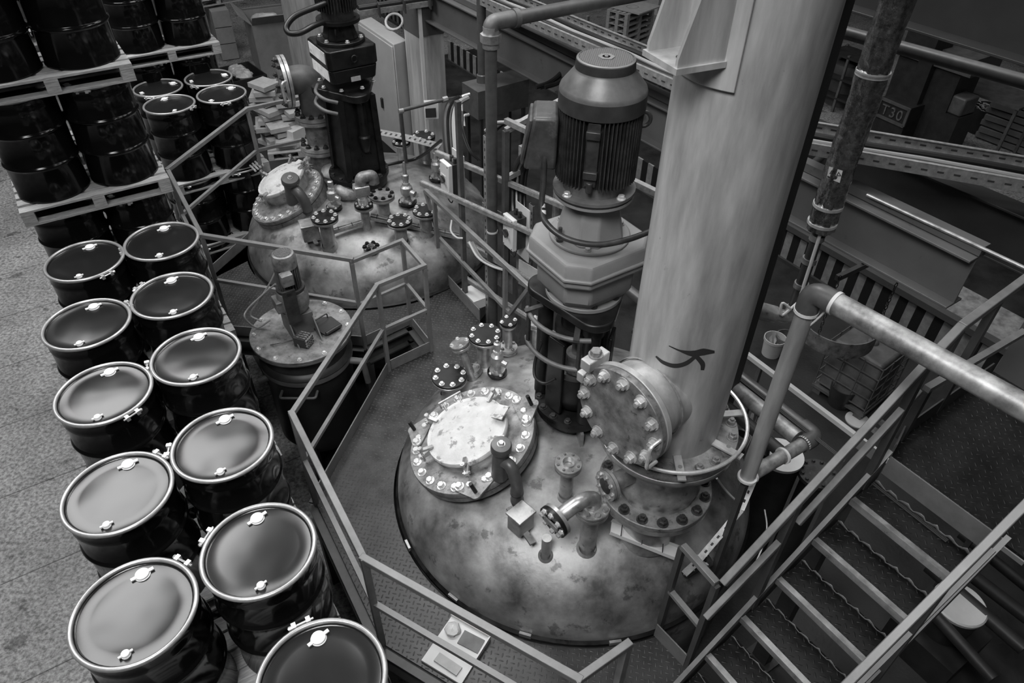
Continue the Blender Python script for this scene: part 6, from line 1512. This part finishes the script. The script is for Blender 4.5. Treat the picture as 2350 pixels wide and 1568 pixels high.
# blind flanged elbow of the farther reactor
t=thing('vapour_elbow','large elbow with round blind flange left of the farther agitator','pipe',dome_hit(TC2,TR2,748,395))
Bq=dome_hit(TC2,TR2,748,400); ze=zrow(Bq.x,Bq.y,270); zm=zrow(Bq.x,Bq.y,338); 
we=(Vector((Bq.x,Bq.y,ze))-CAM).dot(FWD)
nb_=math.radians(206); nv=Vector((math.cos(nb_),math.sin(nb_),0))
zc=zrow(Bq.x+nv.x*.2,Bq.y+nv.y*.2,185)
up_=Vector((Bq.x,Bq.y,0))
mb=MB(); mb.cyl((Bq.x,Bq.y,Bq.z-.1),(Bq.x,Bq.y,ze),.155,seg=36); build(mb,'riser','plate',t)
for z in (zm,ze):
    for dz in (0,.05): 
        mb=MB(); mb.disc(.25,z+dz-.02,z+dz+.022,T(up_),48); fl=build(mb,'flange','stain2',t)
    bolts(fl,T(up_+UP*(z+.072)),.21,12,.05,'motor',nut=True)
ec=Vector((Bq.x,Bq.y,zc)); mb=MB(); mb.tube(fillet([Vector((Bq.x,Bq.y,ze)),ec,ec+nv*.24],.22,10),.16,32); build(mb,'elbow','mid',t,smooth=60)
Fb=frame(ec+nv*.24,nv,UP); mb=MB(); mb.disc(.29,0,.035,Fb,56); mb.disc(.29,.045,.08,Fb,56); bl=build(mb,'blind_flange','stain2',t); bolts(bl,Fb,.25,12,.05,'motor',z=.08,nut=True)
mb=MB(); mb.tube(fillet([Fb@Vector(q) for q in ((.1,-.26,.06),(.1,-.3,.12),(-.12,-.3,.12),(-.12,-.26,.06))],.03),.014,8); build(mb,'grab_handle','bright',bl)
strip('perforated tray edge running behind the farther agitator below the cabinet',[aw(868,303,9.3),aw(935,316,9.25),aw(1010,336,9.2)],.16)
# crumpled rag near the manhole
c=dome_hit(TC2,TR2,752,398)+Vector((.0,-.1,.12)); c=dome_hit(TC2,TR2,768,410)+UP*.1; mb=MB(); blob(mb,c,.14,77,.7); build(mb,'crumpled_rag','bag',loc=c-UP*.09,label='crumpled pale rag stuffed behind the farther manhole',cat='rag',smooth=60)
c=dome_hit(TC2,TR2,798,447)+UP*.05; mb=MB(); blob(mb,c,.17,78,.7); build(mb,'lagged_lump','plate',loc=c-UP*.1,label='rough lagged lump on the farther dome beside the relief valve',cat='lagging',smooth=60)
# cardboard tray with rags on the near deck
q=at(1048,1492,ZP); Mt=T(q)@RZ(math.radians(-29.5)); t=thing('torn_box','torn open pale carton lying flat on the deck near the bottom edge','carton',q)
mb=MB(); mb.box((0,.09,.012),(.34,.2,.02),Mt); mb.box((0,-.12,.012),(.34,.16,.02),Mt); mb.box((0,.19,.03),(.34,.01,.05),Mt); mb.box((.17,.09,.03),(.01,.2,.05),Mt); build(mb,'carton_sheet','white',t)
mb=MB(); mb.box((.07,.09,.026),(.17,.11,.012),Mt@RZ(.05)); build(mb,'grey_booklet','mid',t)
mb=MB(); mb.box((.02,-.13,.028),(.2,.07,.02),Mt@RZ(-.05)); build(mb,'folded_sheet','cardl',t)
mb=MB(); blob(mb,Mt@Vector((-.1,.1,.04)),.06,5,.5); build(mb,'crumpled_paper','bag',t)
# labels on lower drum
q=cK; 
Lc=C_['I']
def drum_label(c,z0,z1,a0,a1,label):
    mb=MB(); n=10; vs=[];fs=[]
    for i in range(n+1):
        a_=a0+(a1-a0)*i/n; vs+=[Vector((c.x+.2835*math.cos(a_),c.y+.2835*math.sin(a_),z)) for z in (z0,z1)]
    for i in range(n): fs.append((2*i,2*i+2,2*i+3,2*i+1))
    mb.add(vs,fs); o=build(mb,'drum_sticker','cardl',loc=Vector((c.x,c.y,z0)),label=label,cat='sticker'); md=o.modifiers.new('s','SOLIDIFY'); md.thickness=.001; md.offset=1
drum_label(C_['I'],1.33,1.7,-1.2,-.35,'pale paper sticker on the drum below, between the two nearest right drums')
# thin packing straps between rows
for k,(x0,y0,x1,y1,z) in enumerate(((415,1232,560,1160,2.7),(470,1235,560,1180,2.6),(360,1060,430,1020,2.7))):
    pass
#@@END
